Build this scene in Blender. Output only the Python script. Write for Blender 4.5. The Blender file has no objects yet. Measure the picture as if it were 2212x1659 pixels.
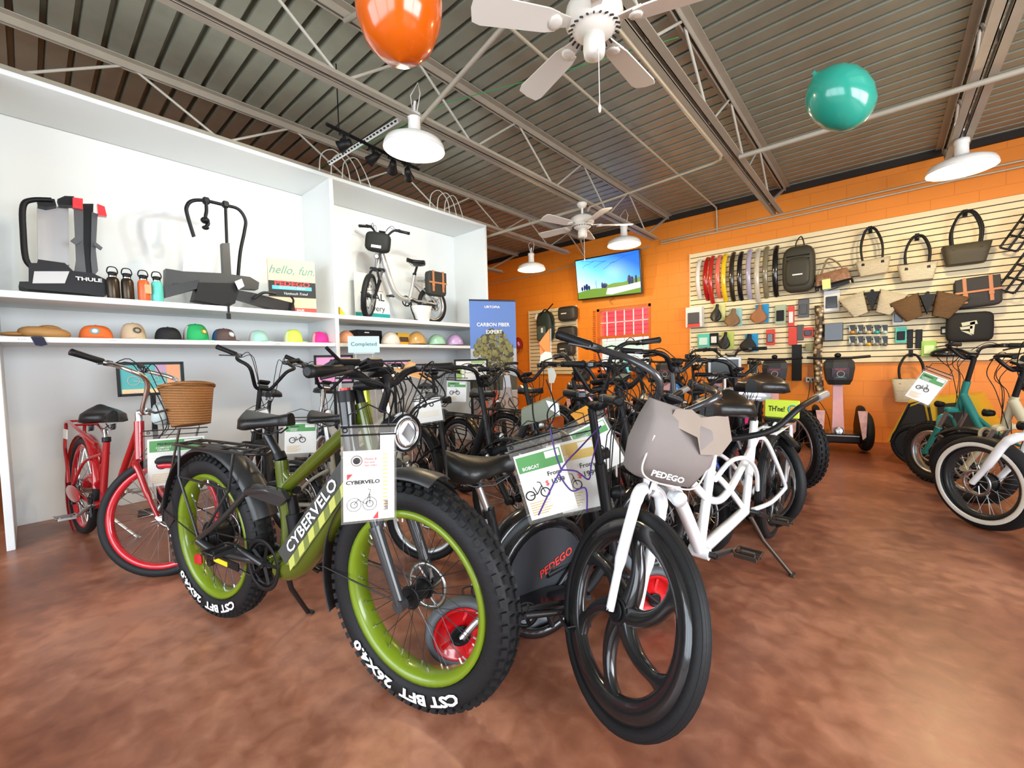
import bpy, math, random
from mathutils import Vector as V, Matrix as M, Euler
random.seed(7)
SC=bpy.context.scene; COL=SC.collection; PI=math.pi
R=math.radians
# ---------------------------------------------------------------- camera
FPX=917.5; CAMZ=1.15
_y,_p,_r=R(41.22),R(2.77),R(-1.43)
CF=V((-math.sin(_y)*math.cos(_p),math.cos(_y)*math.cos(_p),-math.sin(_p)))
_r0=V((math.cos(_y),math.sin(_y),0)); _u0=_r0.cross(CF)
CR=math.cos(_r)*_r0+math.sin(_r)*_u0; CU=CR.cross(CF); CC=V((0,0,CAMZ))
cd=bpy.data.cameras.new('camera'); cam=bpy.data.objects.new('camera',cd); COL.objects.link(cam)
cd.sensor_width=36; cd.lens=FPX/2212*36; cd.clip_start=.02
cam.matrix_world=M(((CR.x,CU.x,-CF.x,CC.x),(CR.y,CU.y,-CF.y,CC.y),(CR.z,CU.z,-CF.z,CC.z),(0,0,0,1)))
SC.camera=cam
def W(px,py,**k):
    """point of the room seen at pixel px,py of the 2212x1659 frame, on the plane x=, y=, z= or at depth d="""
    d=CF*FPX+CR*(px-1106)-CU*(py-829.5)
    (a,v),=k.items()
    t=v/FPX if a=='d' else (v-CC['xyz'.index(a)])/d['xyz'.index(a)]
    return CC+d*t
# ---------------------------------------------------------------- world, exposure
w=bpy.data.worlds.new('sky'); SC.world=w; w.use_nodes=True
bg=w.node_tree.nodes['Background']; bg.inputs[0].default_value=(.75,.87,1,1); bg.inputs[1].default_value=1.6
vs=SC.view_settings; vs.view_transform='Standard'; vs.look='None'; vs.gamma=1; vs.use_curve_mapping=False; vs.exposure=1.0
def light(name,kind,loc,target,power,col,size=.1,size2=None,spot=None,blend=.5):
    l=bpy.data.lights.new(name,kind); l.energy=power; l.color=col
    if kind=='AREA':
        l.shape='RECTANGLE'; l.size=size; l.size_y=size2 or size
    elif kind!='SUN': l.shadow_soft_size=size
    if spot: l.spot_size=R(spot); l.spot_blend=blend
    o=bpy.data.objects.new(name,l); COL.objects.link(o); o.location=loc
    o.rotation_euler=(V(target)-V(loc)).to_track_quat('-Z','Y').to_euler(); return o
# daylight through the shop front behind the photographer (openings in wall_front and wall_right)
light('daylight_front','AREA',(-.8,-3.14,1.6),(-.8,3,1.0),90,(.86,.94,1),6.4,2.3)
light('daylight_side','AREA',(4.14,1.15,1.6),(0,2.2,1.0),200,(.88,.95,1),4.6,2.2)
# ---------------------------------------------------------------- materials
MATS={}
def mat(n,c=None,rough=.5,metal=0,emit=None,es=1,trans=0,ior=1.45,coat=0,noise=0,nscale=30,bump=0,alpha=1,spec=.5):
    if n in MATS: return MATS[n]
    m=bpy.data.materials.new(n); m.use_nodes=True; MATS[n]=m
    nt=m.node_tree; b=nt.nodes['Principled BSDF']; I=b.inputs
    I['Base Color'].default_value=(*c,1); I['Roughness'].default_value=rough; I['Metallic'].default_value=metal
    I['IOR'].default_value=ior; I['Transmission Weight'].default_value=trans; I['Coat Weight'].default_value=coat; I['Coat Roughness'].default_value=.08
    I['Alpha'].default_value=alpha; I['Specular IOR Level'].default_value=spec
    if emit: I['Emission Color'].default_value=(*emit,1); I['Emission Strength'].default_value=es
    if noise or bump:
        tc=nt.nodes.new('ShaderNodeTexCoord'); nz=nt.nodes.new('ShaderNodeTexNoise'); nz.inputs['Scale'].default_value=nscale; nz.inputs['Detail'].default_value=4
        nt.links.new(tc.outputs['Object'],nz.inputs['Vector'])
        if noise:
            mx=nt.nodes.new('ShaderNodeMix'); mx.data_type='RGBA'
            mx.inputs[6].default_value=(*[x*(1-noise) for x in c],1); mx.inputs[7].default_value=(*[min(1,x*(1+noise)) for x in c],1)
            nt.links.new(nz.outputs['Fac'],mx.inputs[0]); nt.links.new(mx.outputs[2],I['Base Color'])
        if bump:
            bp=nt.nodes.new('ShaderNodeBump'); bp.inputs['Strength'].default_value=bump; bp.inputs['Distance'].default_value=.004
            nt.links.new(nz.outputs['Fac'],bp.inputs['Height']); nt.links.new(bp.outputs[0],I['Normal'])
    return m
def srgb(r,g,b):
    f=lambda x:(x/255/12.92) if x<=10 else ((x/255+.055)/1.055)**2.4
    return (f(r),f(g),f(b))
K=mat
black=K('black_plastic',(.008,.008,.009),.45,spec=.3); blackg=K('black_gloss',(.012,.012,.014),.2,coat=.4); rub=K('tyre_rubber',(.010,.010,.011),.6,bump=.25,nscale=90,spec=.35)
rubg=K('grey_rubber',(.10,.11,.12),.6); chrome=K('chrome',(.75,.75,.76),.16,1); alu=K('brushed_alu',(.55,.56,.57),.35,1); dkmetal=K('dark_metal',(.06,.06,.065),.35,.8)
white=K('white_plastic',(.8,.8,.79),.4); paper=K('paper',(.83,.82,.78),.6); ink=K('ink',(.02,.02,.022),.6); vinyl=K('black_vinyl',(.011,.0105,.010),.34,spec=.4,bump=.15,nscale=120)
grey=K('grey_plastic',(.07,.073,.078),.4); redp=K('red_plastic',(.6,.03,.025),.3); steelp=K('painted_steel',srgb(166,158,142),.45,noise=.15,nscale=6)
orange=K('orange_paper',(.9,.3,.03),.6); tealp=K('teal_paper',(.05,.42,.40),.5); yellow=K('yellow_plastic',(.85,.55,.03),.4); greenpr=K('green_print',(.10,.36,.12),.5)
clear=K('clear_vinyl',(.62,.60,.54),.2,alpha=.10); tanl=K('tan_leather',(.35,.14,.05),.5)
# ---------------------------------------------------------------- mesh builder
def spl(pts,k=6,closed=False):
    P=[V(p) for p in pts]; n=len(P); out=[]
    if n<3: return P
    for i in range(n if closed else n-1):
        g=lambda j:P[j%n] if closed else P[max(0,min(n-1,j))]
        a,b,c,d=g(i-1),g(i),g(i+1),g(i+2)
        for j in range(k):
            t=j/k; out.append(.5*((2*b)+(c-a)*t+(2*a-5*b+4*c-d)*t*t+(3*b-a-3*c+d)*t**3))
    if not closed: out.append(P[-1])
    return out
def frame_of(ax):
    ax=V(ax).normalized(); h=V((0,0,1)) if abs(ax.z)<.9 else V((1,0,0)); a=ax.cross(h).normalized(); return a,ax.cross(a).normalized(),ax
GLY={}
def glyph(s,bold):
    if (s,bold) in GLY: return GLY[(s,bold)]
    cu=bpy.data.curves.new('t','FONT'); cu.body=s; cu.size=1; cu.offset=bold; cu.resolution_u=2; cu.fill_mode='FRONT'
    o=bpy.data.objects.new('t',cu); COL.objects.link(o); bpy.context.view_layer.update()
    me=o.to_mesh(); vv=[v.co.copy() for v in me.vertices]; ff=[tuple(p.vertices) for p in me.polygons]
    o.to_mesh_clear(); bpy.data.objects.remove(o); bpy.data.curves.remove(cu)
    GLY[(s,bold)]=(vv,ff); return vv,ff
class MB:
    def __init__(s,T=None): s.v=[];s.f=[];s.m=[];s.s=[];s.T=T
    def add(s,vs_,fs,mi=0,sm=False):
        o=len(s.v); T=s.T
        s.v+= [T@V(p) for p in vs_] if T else [V(p) for p in vs_]
        for f in fs: s.f.append(tuple(i+o for i in f)); s.m.append(mi); s.s.append(sm)
    def box(s,c,size,mi=0,rot=None,b=0):
        h=[x/2 for x in size]; c=V(c); Q=(Euler(rot).to_matrix() if isinstance(rot,(tuple,list)) else rot) if rot else None
        b=min(b,min(h)*.95); vs_=[]; fs=[]
        if b<=0:
            for x in (-1,1):
                for y in (-1,1):
                    for z in (-1,1): vs_.append(V((x*h[0],y*h[1],z*h[2])))
            fs=[(0,1,3,2),(4,6,7,5),(0,4,5,1),(2,3,7,6),(0,2,6,4),(1,5,7,3)]
        else:
            idx={}
            for x in (-1,1):
                for y in (-1,1):
                    for z in (-1,1):
                        for a in range(3):
                            p=[x*(h[0]-b),y*(h[1]-b),z*(h[2]-b)]; p[a]=(x,y,z)[a]*h[a]
                            idx[(x,y,z,a)]=len(vs_); vs_.append(V(p))
            for a in range(3):
                o1,o2=[k for k in range(3) if k!=a]
                for sg in (-1,1):
                    q=[]
                    for u,w_ in ((-1,-1),(1,-1),(1,1),(-1,1)):
                        k=[0,0,0]; k[a]=sg;k[o1]=u;k[o2]=w_; q.append(idx[(*k,a)])
                    fs.append(tuple(q))
                for u in (-1,1):
                    for w_ in (-1,1):
                        q=[]
                        for sg,ax in ((-1,o1),(1,o1),(1,o2),(-1,o2)):
                            k=[0,0,0]; k[a]=sg;k[o1]=u;k[o2]=w_; q.append(idx[(*k,ax)])
                        fs.append(tuple(q))
            for x in (-1,1):
                for y in (-1,1):
                    for z in (-1,1): fs.append(tuple(idx[(x,y,z,a)] for a in range(3)))
        s.add([(Q@p if Q else p)+c for p in vs_],fs,mi,b>0 and False)
    def tube(s,pts,r,n=8,mi=0,closed=False,cap=True):
        P=[V(p) for p in pts]; m=len(P); rs=r if isinstance(r,(list,tuple)) else [r]*m
        vs_=[];fs=[]; t=(P[1]-P[0]).normalized(); a,b,_=frame_of(t)
        for i in range(m):
            if closed: tn=(P[(i+1)%m]-P[i-1]).normalized()
            elif i==0: tn=(P[1]-P[0]).normalized()
            elif i==m-1: tn=(P[-1]-P[-2]).normalized()
            else:
                tn=((P[i+1]-P[i]).normalized()+(P[i]-P[i-1]).normalized())
                tn=tn.normalized() if tn.length>1e-6 else t
            a=(a-tn*a.dot(tn)); a=a.normalized() if a.length>1e-6 else frame_of(tn)[0]; b=tn.cross(a)
            for j in range(n):
                q=2*PI*j/n; vs_.append(P[i]+(a*math.cos(q)+b*math.sin(q))*rs[i])
        for i in range(m if closed else m-1):
            for j in range(n):
                k=(i+1)%m; fs.append((i*n+j,i*n+(j+1)%n,k*n+(j+1)%n,k*n+j))
        s.add(vs_,fs,mi,n>4)
        if cap and not closed:
            s.add(vs_[:n],[tuple(range(n))[::-1]],mi); s.add(vs_[-n:],[tuple(range(n))],mi)
    def cyl(s,a,b,r,n=12,mi=0,r2=None): s.tube([a,b],[r,r if r2 is None else r2],n,mi)
    def lathe(s,prof,c,ax=(0,0,1),n=24,mi=0,closed=False,a0=0,a1=None,sm=True,cap=False):
        a,b,ax=frame_of(ax); c=V(c); full=a1 is None; N=n if full else n+1; a1=2*PI if full else a1; m=len(prof); vs_=[];fs=[]
        for i in range(N):
            q=a0+(a1-a0)*i/n; d=a*math.cos(q)+b*math.sin(q)
            for rr,h in prof: vs_.append(c+d*rr+ax*h)
        for i in range(n):
            k=(i+1)%N if full else i+1
            for j in range(m if closed else m-1):
                l=(j+1)%m; fs.append((i*m+j,k*m+j,k*m+l,i*m+l))
        if cap and not full: fs+= [tuple(range(m)),tuple(range(n*m,n*m+m))]
        s.add(vs_,fs,mi,sm)
    def ring(s,c,ax,Rr,rr,ra,n=40,m=10,mi=0,e=1):
        prof=[]
        for j in range(m):
            q=2*PI*j/m; cx,sx=math.cos(q),math.sin(q)
            prof.append((Rr+rr*math.copysign(abs(cx)**e,cx),ra*math.copysign(abs(sx)**e,sx)))
        s.lathe(prof,c,ax,n,mi,True)
    def ell(s,c,rad,rot=None,mi=0,n=16,e=1,zmin=-1):
        Q=Euler(rot).to_matrix() if rot else None; prof=[];vs_=[];fs=[]; c=V(c); m=n//2
        pw=lambda x,p:math.copysign(abs(x)**p,x)
        for i in range(m+1):
            t=-PI/2+PI*i/m
            for j in range(n):
                q=2*PI*j/n; p=V((rad[0]*pw(math.cos(t),e)*pw(math.cos(q),e),rad[1]*pw(math.cos(t),e)*pw(math.sin(q),e),rad[2]*max(zmin,pw(math.sin(t),e))))
                vs_.append((Q@p if Q else p)+c)
        for i in range(m):
            for j in range(n): fs.append((i*n+j,i*n+(j+1)%n,(i+1)*n+(j+1)%n,(i+1)*n+j))
        s.add(vs_,fs,mi,True)
    def prism(s,pts,th,mi=0,sm=False):
        P=[V(p) for p in pts]; th=V(th); n=len(P)
        s.add(P+[p+th for p in P],[tuple(range(n))[::-1],tuple(range(n,2*n))],mi)
        s.add(P+[p+th for p in P],[(i,(i+1)%n,n+(i+1)%n,n+i) for i in range(n)],mi,sm)
    def loft(s,secs,mi=0,cap=True,sm=True,closed=True):
        n=len(secs[0]); vs_=[V(p) for q in secs for p in q]; fs=[]
        for i in range(len(secs)-1):
            for j in range(n if closed else n-1): fs.append((i*n+j,i*n+(j+1)%n,(i+1)*n+(j+1)%n,(i+1)*n+j))
        s.add(vs_,fs,mi,sm)
        if cap: s.add(secs[0],[tuple(range(n))[::-1]],mi); s.add(secs[-1],[tuple(range(n))],mi)
    def text(s,txt,size,T,mi=0,bold=0,sx=1,shear=0,arc=None,center=True):
        vv,ff=glyph(txt,bold); 
        if not vv: return
        x0=min(p.x for p in vv); x1=max(p.x for p in vv); cx=(x0+x1)/2 if center else 0; out=[]
        for p in vv:
            x=(p.x-cx)*size*sx+p.y*shear*size; y=(p.y-(.35 if center else 0))*size
            if arc: q=arc[1]-x/arc[0]; out.append(T@V((math.cos(q)*(arc[0]+y),math.sin(q)*(arc[0]+y),0)))
            else: out.append(T@V((x,y,0)))
        s.add(out,ff,mi)
    def build(s,name,mats,parent=None,**kw):
        me=bpy.data.meshes.new(name); me.from_pydata([tuple(v) for v in s.v],[],s.f)
        if not isinstance(mats,(list,tuple)): mats=[mats]
        for m in mats: me.materials.append(m)
        if len(s.f):
            me.polygons.foreach_set('material_index',s.m); me.polygons.foreach_set('use_smooth',s.s)
        me.update(); o=bpy.data.objects.new(name,me); COL.objects.link(o)
        if parent: o.parent=parent
        for k,v in kw.items(): o[k]=v
        return o
def thing(name,label,cat,loc=(0,0,0),rz=0,group=None,rx=0,ry=0):
    o=bpy.data.objects.new(name,None); COL.objects.link(o); o.empty_display_size=.05; o.location=loc; o.rotation_euler=(rx,ry,rz); o['label']=label; o['category']=cat
    if group: o['group']=group
    return o
def tag(o,label,cat,group=None):
    o['label']=label; o['category']=cat
    if group: o['group']=group
    return o
def place(o,loc,rz=0,rx=0,ry=0): o.location=loc; o.rotation_euler=(rx,ry,rz); return o
def struct(name,mb,mats,parent=None):
    o=mb.build(name,mats,parent)
    if not parent: o['kind']='structure'
    return o
def dup(root,loc=None,rz=None,label=None,group=None):
    r=root.copy(); COL.objects.link(r)
    if loc is not None: r.location=loc
    if rz is not None: r.rotation_euler=(root.rotation_euler.x,root.rotation_euler.y,rz)
    if label: r['label']=label
    if group: r['group']=group
    for ch in list(root.children):
        c=ch.copy(); COL.objects.link(c); c.parent=r
        for g in list(ch.children):
            d=g.copy(); COL.objects.link(d); d.parent=c
    return r
def plane_T(o,x,y):
    """matrix whose local x,y axes are the given world vectors, at o (for lettering)"""
    x=V(x).normalized(); y=V(y); y=(y-x*y.dot(x)).normalized(); z=x.cross(y)
    return M(((x.x,y.x,z.x,o[0]),(x.y,y.y,z.y,o[1]),(x.z,y.z,z.z,o[2]),(0,0,0,1)))
# ================================================================ the room
XL,XR,YF,YB,ZC=-7.6,3.9,-2.9,7.3,3.56
def node_floor():
    m=bpy.data.materials.new('stained_concrete'); m.use_nodes=True; nt=m.node_tree; b=nt.nodes['Principled BSDF']
    tc=nt.nodes.new('ShaderNodeTexCoord')
    def nz(sc,det=5,dist=0):
        n=nt.nodes.new('ShaderNodeTexNoise'); n.inputs['Scale'].default_value=sc; n.inputs['Detail'].default_value=det; n.inputs['Distortion'].default_value=dist
        nt.links.new(tc.outputs['Object'],n.inputs['Vector']); return n
    a=nz(.9,6,.3); c=nz(12,12,.4)
    r1=nt.nodes.new('ShaderNodeValToRGB'); e=r1.color_ramp.elements
    e[0].position=.38; e[0].color=(.155,.046,.024,1); e[1].position=.62; e[1].color=(.46,.20,.12,1)
    x=e.new(.5); x.color=(.275,.10,.055,1)
    mp=nt.nodes.new('ShaderNodeMath'); mp.operation='MULTIPLY_ADD'; mp.inputs[1].default_value=.30; 
    nt.links.new(c.outputs['Fac'],mp.inputs[0])
    m2=nt.nodes.new('ShaderNodeMath'); m2.operation='MULTIPLY'; m2.inputs[1].default_value=.70; nt.links.new(a.outputs['Fac'],m2.inputs[0]); nt.links.new(m2.outputs[0],mp.inputs[2])
    nt.links.new(mp.outputs[0],r1.inputs[0]); nt.links.new(r1.outputs[0],b.inputs['Base Color'])
    r2=nt.nodes.new('ShaderNodeMapRange'); r2.inputs[3].default_value=.22; r2.inputs[4].default_value=.5; nt.links.new(c.outputs['Fac'],r2.inputs[0]); nt.links.new(r2.outputs[0],b.inputs['Roughness'])
    return m
def node_block(name,c1,c2,bw=.4,bh=.2,strength=.5):
    m=bpy.data.materials.new(name); m.use_nodes=True; nt=m.node_tree; b=nt.nodes['Principled BSDF']
    tc=nt.nodes.new('ShaderNodeTexCoord'); mp=nt.nodes.new('ShaderNodeMapping'); mp.inputs['Rotation'].default_value=(PI/2,0,0)
    nt.links.new(tc.outputs['Object'],mp.inputs[0])
    br=nt.nodes.new('ShaderNodeTexBrick'); br.inputs['Scale'].default_value=1; br.inputs['Brick Width'].default_value=bw; br.inputs['Row Height'].default_value=bh
    br.inputs['Mortar Size'].default_value=.004; br.inputs['Color1'].default_value=(*c1,1); br.inputs['Color2'].default_value=(*c1,1); br.inputs['Mortar'].default_value=(*c2,1)
    nt.links.new(mp.outputs[0],br.inputs['Vector']); nt.links.new(br.outputs['Color'],b.inputs['Base Color'])
    bp=nt.nodes.new('ShaderNodeBump'); bp.inputs['Strength'].default_value=strength; bp.inputs['Distance'].default_value=.006; bp.invert=True
    nt.links.new(br.outputs['Fac'],bp.inputs['Height']); nt.links.new(bp.outputs[0],b.inputs['Normal']); b.inputs['Roughness'].default_value=.45
    return m
FLOOR=node_floor(); ORW=node_block('orange_block_wall',(.86,.27,.022),(.74,.205,.017),strength=.25)
mb=MB(); mb.box(((XL+XR)/2,(YF+YB)/2,-.05),(XR-XL+.4,YB-YF+.4,.1)); struct('floor',mb,FLOOR)
# back wall (orange) with a window opening
wx0,wx1,wz0,wz1=-4.18,-3.10,.93,2.15
mb=MB(); t=.2
mb.box(((XL+wx0)/2-.1,YB+t/2,1.85),(wx0-XL+.2,t,3.7)); mb.box(((XR+wx1)/2+.1,YB+t/2,1.85),(XR-wx1+.2,t,3.7))
mb.box(((wx0+wx1)/2,YB+t/2,wz0/2),(wx1-wx0,t,wz0)); mb.box(((wx0+wx1)/2,YB+t/2,(wz1+3.7)/2),(wx1-wx0,t,3.7-wz1))
struct('wall_back',mb,ORW)
mb=MB(); mb.box((XL-.1,(YF+YB)/2,1.85),(.2,YB-YF+.4,3.7)); struct('wall_left',mb,K('orange_paint',(.80,.24,.02),.5,noise=.05,nscale=3))
# shop-front walls behind and right of the camera, with glazed openings
offw=K('off_white_wall',(.7,.66,.58),.7,noise=.04,nscale=4)
def holed(name,axis,pos,a0,a1,holes,m):
    mb=MB(); z0,z1=.35,2.75; cuts=[a0]
    def seg(u0,u1,w0,w1):
        if u1-u0<.001: return
        c=((u0+u1)/2,pos,(w0+w1)/2); s_=(u1-u0,.16,w1-w0)
        if axis=='y': c=(c[1],c[0],c[2]); s_=(s_[1],s_[0],s_[2])
        mb.box(c,s_)
    seg(a0,a1,0,z0); seg(a0,a1,z1,3.7); u=a0
    for h0,h1 in holes: seg(u,h0,z0,z1); u=h1
    seg(u,a1,z0,z1); return struct(name,mb,m)
holed('wall_front','x',YF-.08+.0,XL,XR+.16,[(-4.0,-1.9),(-1.8,.3),(.4,2.4)],offw)
holed('wall_right','y',XR+.08,YF,YB,[(-1.1,1.1),(1.2,3.4)],ORW)
# ribbed steel roof deck
mb=MB(); pr=.152; y=YF-.1; prof=[]
while y<YB+.1:
    prof+=[(y,ZC+.058),(y+.026,ZC+.058),(y+.034,ZC),(y+.144,ZC)]; y+=pr
vs_=[(x,a,b) for a,b in prof for x in (XL-.1,XR+.1)]+[(x,a,b+.03) for a,b in prof for x in (XL-.1,XR+.1)]
n=len(prof); fs=[(2*i,2*i+1,2*i+3,2*i+2) for i in range(n-1)]
mb.add(vs_[:2*n],fs); deckm=K('galvanised_deck',srgb(150,152,136),.42,.35,noise=.22,nscale=5)
mb.box(((XL+XR)/2,(YF+YB)/2,ZC+.16),(XR-XL+.2,YB-YF+.2,.06)); struct('ceiling',mb,deckm)
mb=MB(); mb.box(((XL+XR)/2,YB-.02,ZC-.03),(XR-XL,.06,.1)); struct('trim_1',mb,K('shadow_gap_dark',(.02,.015,.012),.7))  # shadow gap between deck edge and wall, drawn as a near-black strip
# window_1: white frame, muntins, glass, alley outside
mb=MB(); cx=(wx0+wx1)/2; cz=(wz0+wz1)/2; fw=.05
for x in (wx0+fw/2,wx1-fw/2): mb.box((x,YB+.06,cz),(fw,.1,wz1-wz0))
for z in (wz0+fw/2,wz1-fw/2): mb.box((cx,YB+.06,z),(wx1-wx0,.1,fw))
mb.box((cx,YB+.05,1.60),(wx1-wx0,.1,.05))
wn=struct('window_1',mb,K('orange_trim',(.62,.15,.02),.4)); wn['label']='sash window in the orange wall under the television'
mb=MB()
for k in range(1,6): mb.box((wx0+(wx1-wx0)*k/6,YB+.07,cz),(.014,.02,wz1-wz0-.1))
for z in (1.22,1.88): mb.box((cx,YB+.07,z),(wx1-wx0-.1,.02,.014))
mb.build('window_bars',white,wn)
mb=MB(); mb.box((cx,YB+.09,cz),(wx1-wx0-.06,.006,wz1-wz0-.06)); mb.build('pane',K('window_glass',(.9,1,.97),.02,trans=1,alpha=.25),wn)
mb=MB(); mb.box((cx,YB-.03,wz0-.015),(wx1-wx0+.1,.1,.04)); mb.build('window_sill',K('orange_trim'),wn)
mb=MB()
for k in range(26): mb.box((wx0-.045,YB-.015,1.04+k*.043),(.05,.03,.03),b=.006)
mb.build('folded_shutter',K('orange_trim'),wn)
# alley outside: red siding above a pale green car-port wall with arches
ex=thing('neighbour_building','red sided neighbouring building with pale green arches, seen through the sash window','building',(cx,9.4,0))
mb=MB(); mb.box((0,.1,2.2),(5,.2,1.0),0)
for k in range(9): mb.box((0,-.01,1.76+k*.11),(5,.03,.012),1)
mb.build('red_siding',[K('red_siding',(.62,.05,.08),.5),K('siding_joint',(.25,.02,.03),.6)],ex)
mb=MB(); mb.box((0,.1,.8),(5,.2,1.7),0)
for x in (-1.6,-.6,.4,1.4):
    pts=[(x-.3,-.02,.2)]+[(x-.3+.6*(1-math.cos(PI*k/10))/2,-.02,1.2+.25*math.sin(PI*k/10)) for k in range(11)]+[(x+.3,-.02,.2)]
    mb.prism(pts,(0,.03,0),1)
mb.build('arcade_wall',[K('mint_wall',(.35,.55,.45),.6),K('sky_glass',(.55,.8,.9),.2)],ex)
light('alley_daylight','AREA',(cx,8.0,2.9),(cx,9.4,1.5),20,(.9,.97,1),2.5,.8)
# ---------------------------------------------------------------- steel joists
def joist(x,label,zt=ZC-.002,zb=3.06,y0=-2.8,y1=7.28,end=None,grp='open web steel joists under the roof deck',seed=0,vis=True):
    o=thing('roof_joist',label,'roof joist',(x,0,0),0,grp)
    for nm,z,ya,yb in (('top_chord',zt-.03,y0,y1),('bottom_chord',zb+.03,y0,y1-.55)):
        mb=MB()
        for s in (-1,1):
            mb.box((s*.042,(ya+yb)/2,z+(.026 if nm=='top_chord' else -.026)),(.058,yb-ya,.008)); mb.box((s*.016,(ya+yb)/2,z),(.007,yb-ya,.06))
        mb.build(nm,steelp,o)
    p=1.22; y=y0+.3+seed; k=0
    while y+p/2<y1-.5:
        mb=MB(); mb.cyl((0,y,zb+.02),(0,y+p/2-.03,zt-.04),.011,6); mb.build('web_rod',K('web_steel',srgb(190,186,172),.4,noise=.1),o)
        mb=MB(); mb.cyl((0,y+p/2+.03,zt-.04),(0,y+p,zb+.02),.011,6); mb.build('web_rod',K('web_steel'),o)
        y+=p
    mb=MB(); mb.cyl((0,y,zb+.02),(0,y1-.1,zt-.05),.02,8); mb.build('web_rod',steelp,o)
    return o
joist(-4.44,'grey steel joist running right above the top of the white display shelves',zb=3.155,seed=.1)
joist(-2.77,'grey steel joist carrying the nearest lit white pendant lamp',seed=.35)
joist(-1.10,'grey steel joist above the nearest white ceiling fan, ending over the slatwall',seed=.2)
joist(.50,'grey steel joist at the far right, above the pendant lamp by the hanging bags',seed=.5)
joist(-6.1,'grey steel joist farthest left, beyond the end of the white shelves',seed=.3)
# ================================================================ white display shelving
swh=K('shelf_white',srgb(228,231,230),.45,noise=.015,nscale=2); sx0,sx1=-4.97,-4.31
sh=thing('display_shelving','tall white two-bay built-in display shelving along the left wall','shelving',(sx1,2.17,0))
def sb(nm,x0,x1,y0,y1,z0,z1,m=swh):
    mb=MB(); mb.box(((x0+x1)/2-sx1,(y0+y1)/2-2.17,(z0+z1)/2),(x1-x0,y1-y0,z1-z0),b=.003); return mb.build(nm,m,sh)
for y in (-.125,2.17,4.43): sb('upright_panel',sx0,sx1,y-.02,y+.02,0,3.10)
sb('top_panel',sx0,sx1,-.145,4.45,3.10,3.135)
for a,b in ((-.105,2.15),(2.19,4.41)):
    sb('shelf_board',sx0,sx1-.004,a,b,1.665,1.71); sb('shelf_board',sx0,sx1-.004,a,b,1.372,1.41); sb('back_panel',sx0-.02,sx0,a-.02,b+.02,0,3.10)
# ================================================================ lamps, fans, pipes, balloons
lampw=K('lamp_enamel',(.82,.80,.75),.3); glow=K('lamp_bulb',(1,.9,.7),.5,emit=(1,.80,.45),es=30); lin=K('lamp_inside',(.95,.90,.75),.5)
def pendant(px,py,x,label,watts,dia=.46,tilt=0):
    p=W(px,py,x=x); o=thing('pendant_lamp',label,'lamp',p,0,'white dome pendant lamps',ry=tilt); r=dia/2
    mb=MB(); mb.lathe([(0,.27),(.052,.27),(.052,.235),(.045,.23),(.05,.12),(.06,.11),(.14,.098),(r-.02,.06),(r-.005,.03),(r,0),(r-.004,0),(r-.01,.03),(r-.025,.055),(.14,.09),(.05,.10),(0,.10)],(0,0,0),n=40)
    mb.m=[0]*len(mb.m); mb.build('lamp_shade',lampw,o)
    mb=MB(); mb.ell((0,0,.055),(.045,.045,.05),n=14); mb.build('bulb',glow,o)
    mb=MB(); mb.tube([(0,0,.27),(0,0,.33),(.01,0,.36)],.012,6); mb.tube([(.03,0,.27),(.06,.01,.4),(.02,.02,.5),(-.05,0,.42),(-.02,0,.3)],.004,5); mb.build('hanging_cord',lampw,o)
    l=light('pendant_light','POINT',p+V((0,0,-.01)),p+V((0,0,-1)),watts,(1,.74,.40),.07); return o
pendant(895,325,-2.77,'nearest white dome pendant lamp, glowing below the second joist',26,.47,.06)
pendant(1148,583,-4.42,'small far white dome pendant lamp above the blue banner',30)
pendant(1348,530,-2.77,'flat looking lit pendant lamp directly above the television',30)
pendant(2076,368,.50,'large lit pendant lamp at the right, over the hanging bags',40,.47)
def fan(px,py,x,label,off,blades=5):
    p=W(px,py,x=x); o=thing('ceiling_fan',label,'ceiling fan',p,0,'white ceiling fans'); fw_=K('fan_white',(.76,.73,.65),.45)
    mb=MB(); mb.lathe([(0,.12),(.09,.118),(.135,.09),(.142,.05),(.14,.03),(.12,.0),(.085,-.03),(.06,-.045),(0,-.045)],(0,0,0),n=36)
    for k in range(24):
        q=2*PI*k/24; mb.box((.11*math.cos(q),.11*math.sin(q),-.012),(.04,.008,.006),1,rot=(0,.5,q))
    mb.build('motor_housing',[fw_,K('vent_slot',(.03,.03,.028),.7)],o)
    mb=MB(); mb.lathe([(0,-.045),(.052,-.045),(.055,-.10),(.05,-.135),(.03,-.145),(0,-.146)],(0,0,0),n=24); mb.build('switch_housing',fw_,o)
    mb=MB(); mb.cyl((0,0,.11),(0,0,.22),.014,10); mb.lathe([(0,.28),(.06,.28),(.06,.25),(.04,.22),(.014,.21)],(0,0,0),n=20); mb.build('downrod',fw_,o)
    mb=MB(); mb.tube([(.04,-.03,-.12),(.045,-.035,-.40)],.0025,5); mb.ell((.045,-.035,-.42),(.008,.008,.022),n=8); mb.build('pull_chain',fw_,o)
    for k in range(blades):
        q=R(off+360/blades*k); T=M.Rotation(q,4,'Z')@M.Rotation(R(12),4,'X')
        mb=MB(T); pts=[(.19,-.045),(.24,-.058),(.56,-.072),(.60,-.06),(.61,0),(.60,.06),(.56,.072),(.24,.058),(.19,.045)]
        mb.prism([(a,b,-.004) for a,b in pts],(0,0,.008)); mb.build('blade',fw_,o)
        mb=MB(T); mb.prism([(.09,-.018,.006),(.16,-.03,.006),(.23,-.045,.006),(.23,.045,.006),(.16,.03,.006),(.09,.018,.006)],(0,0,.008)); mb.ell((.2,0,-.006),(.035,.04,.008),n=10); mb.build('blade_arm',fw_,o)
    return o
fan(1283,60,-1.10,'nearest white five-blade ceiling fan, at the top of the picture',18)
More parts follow.
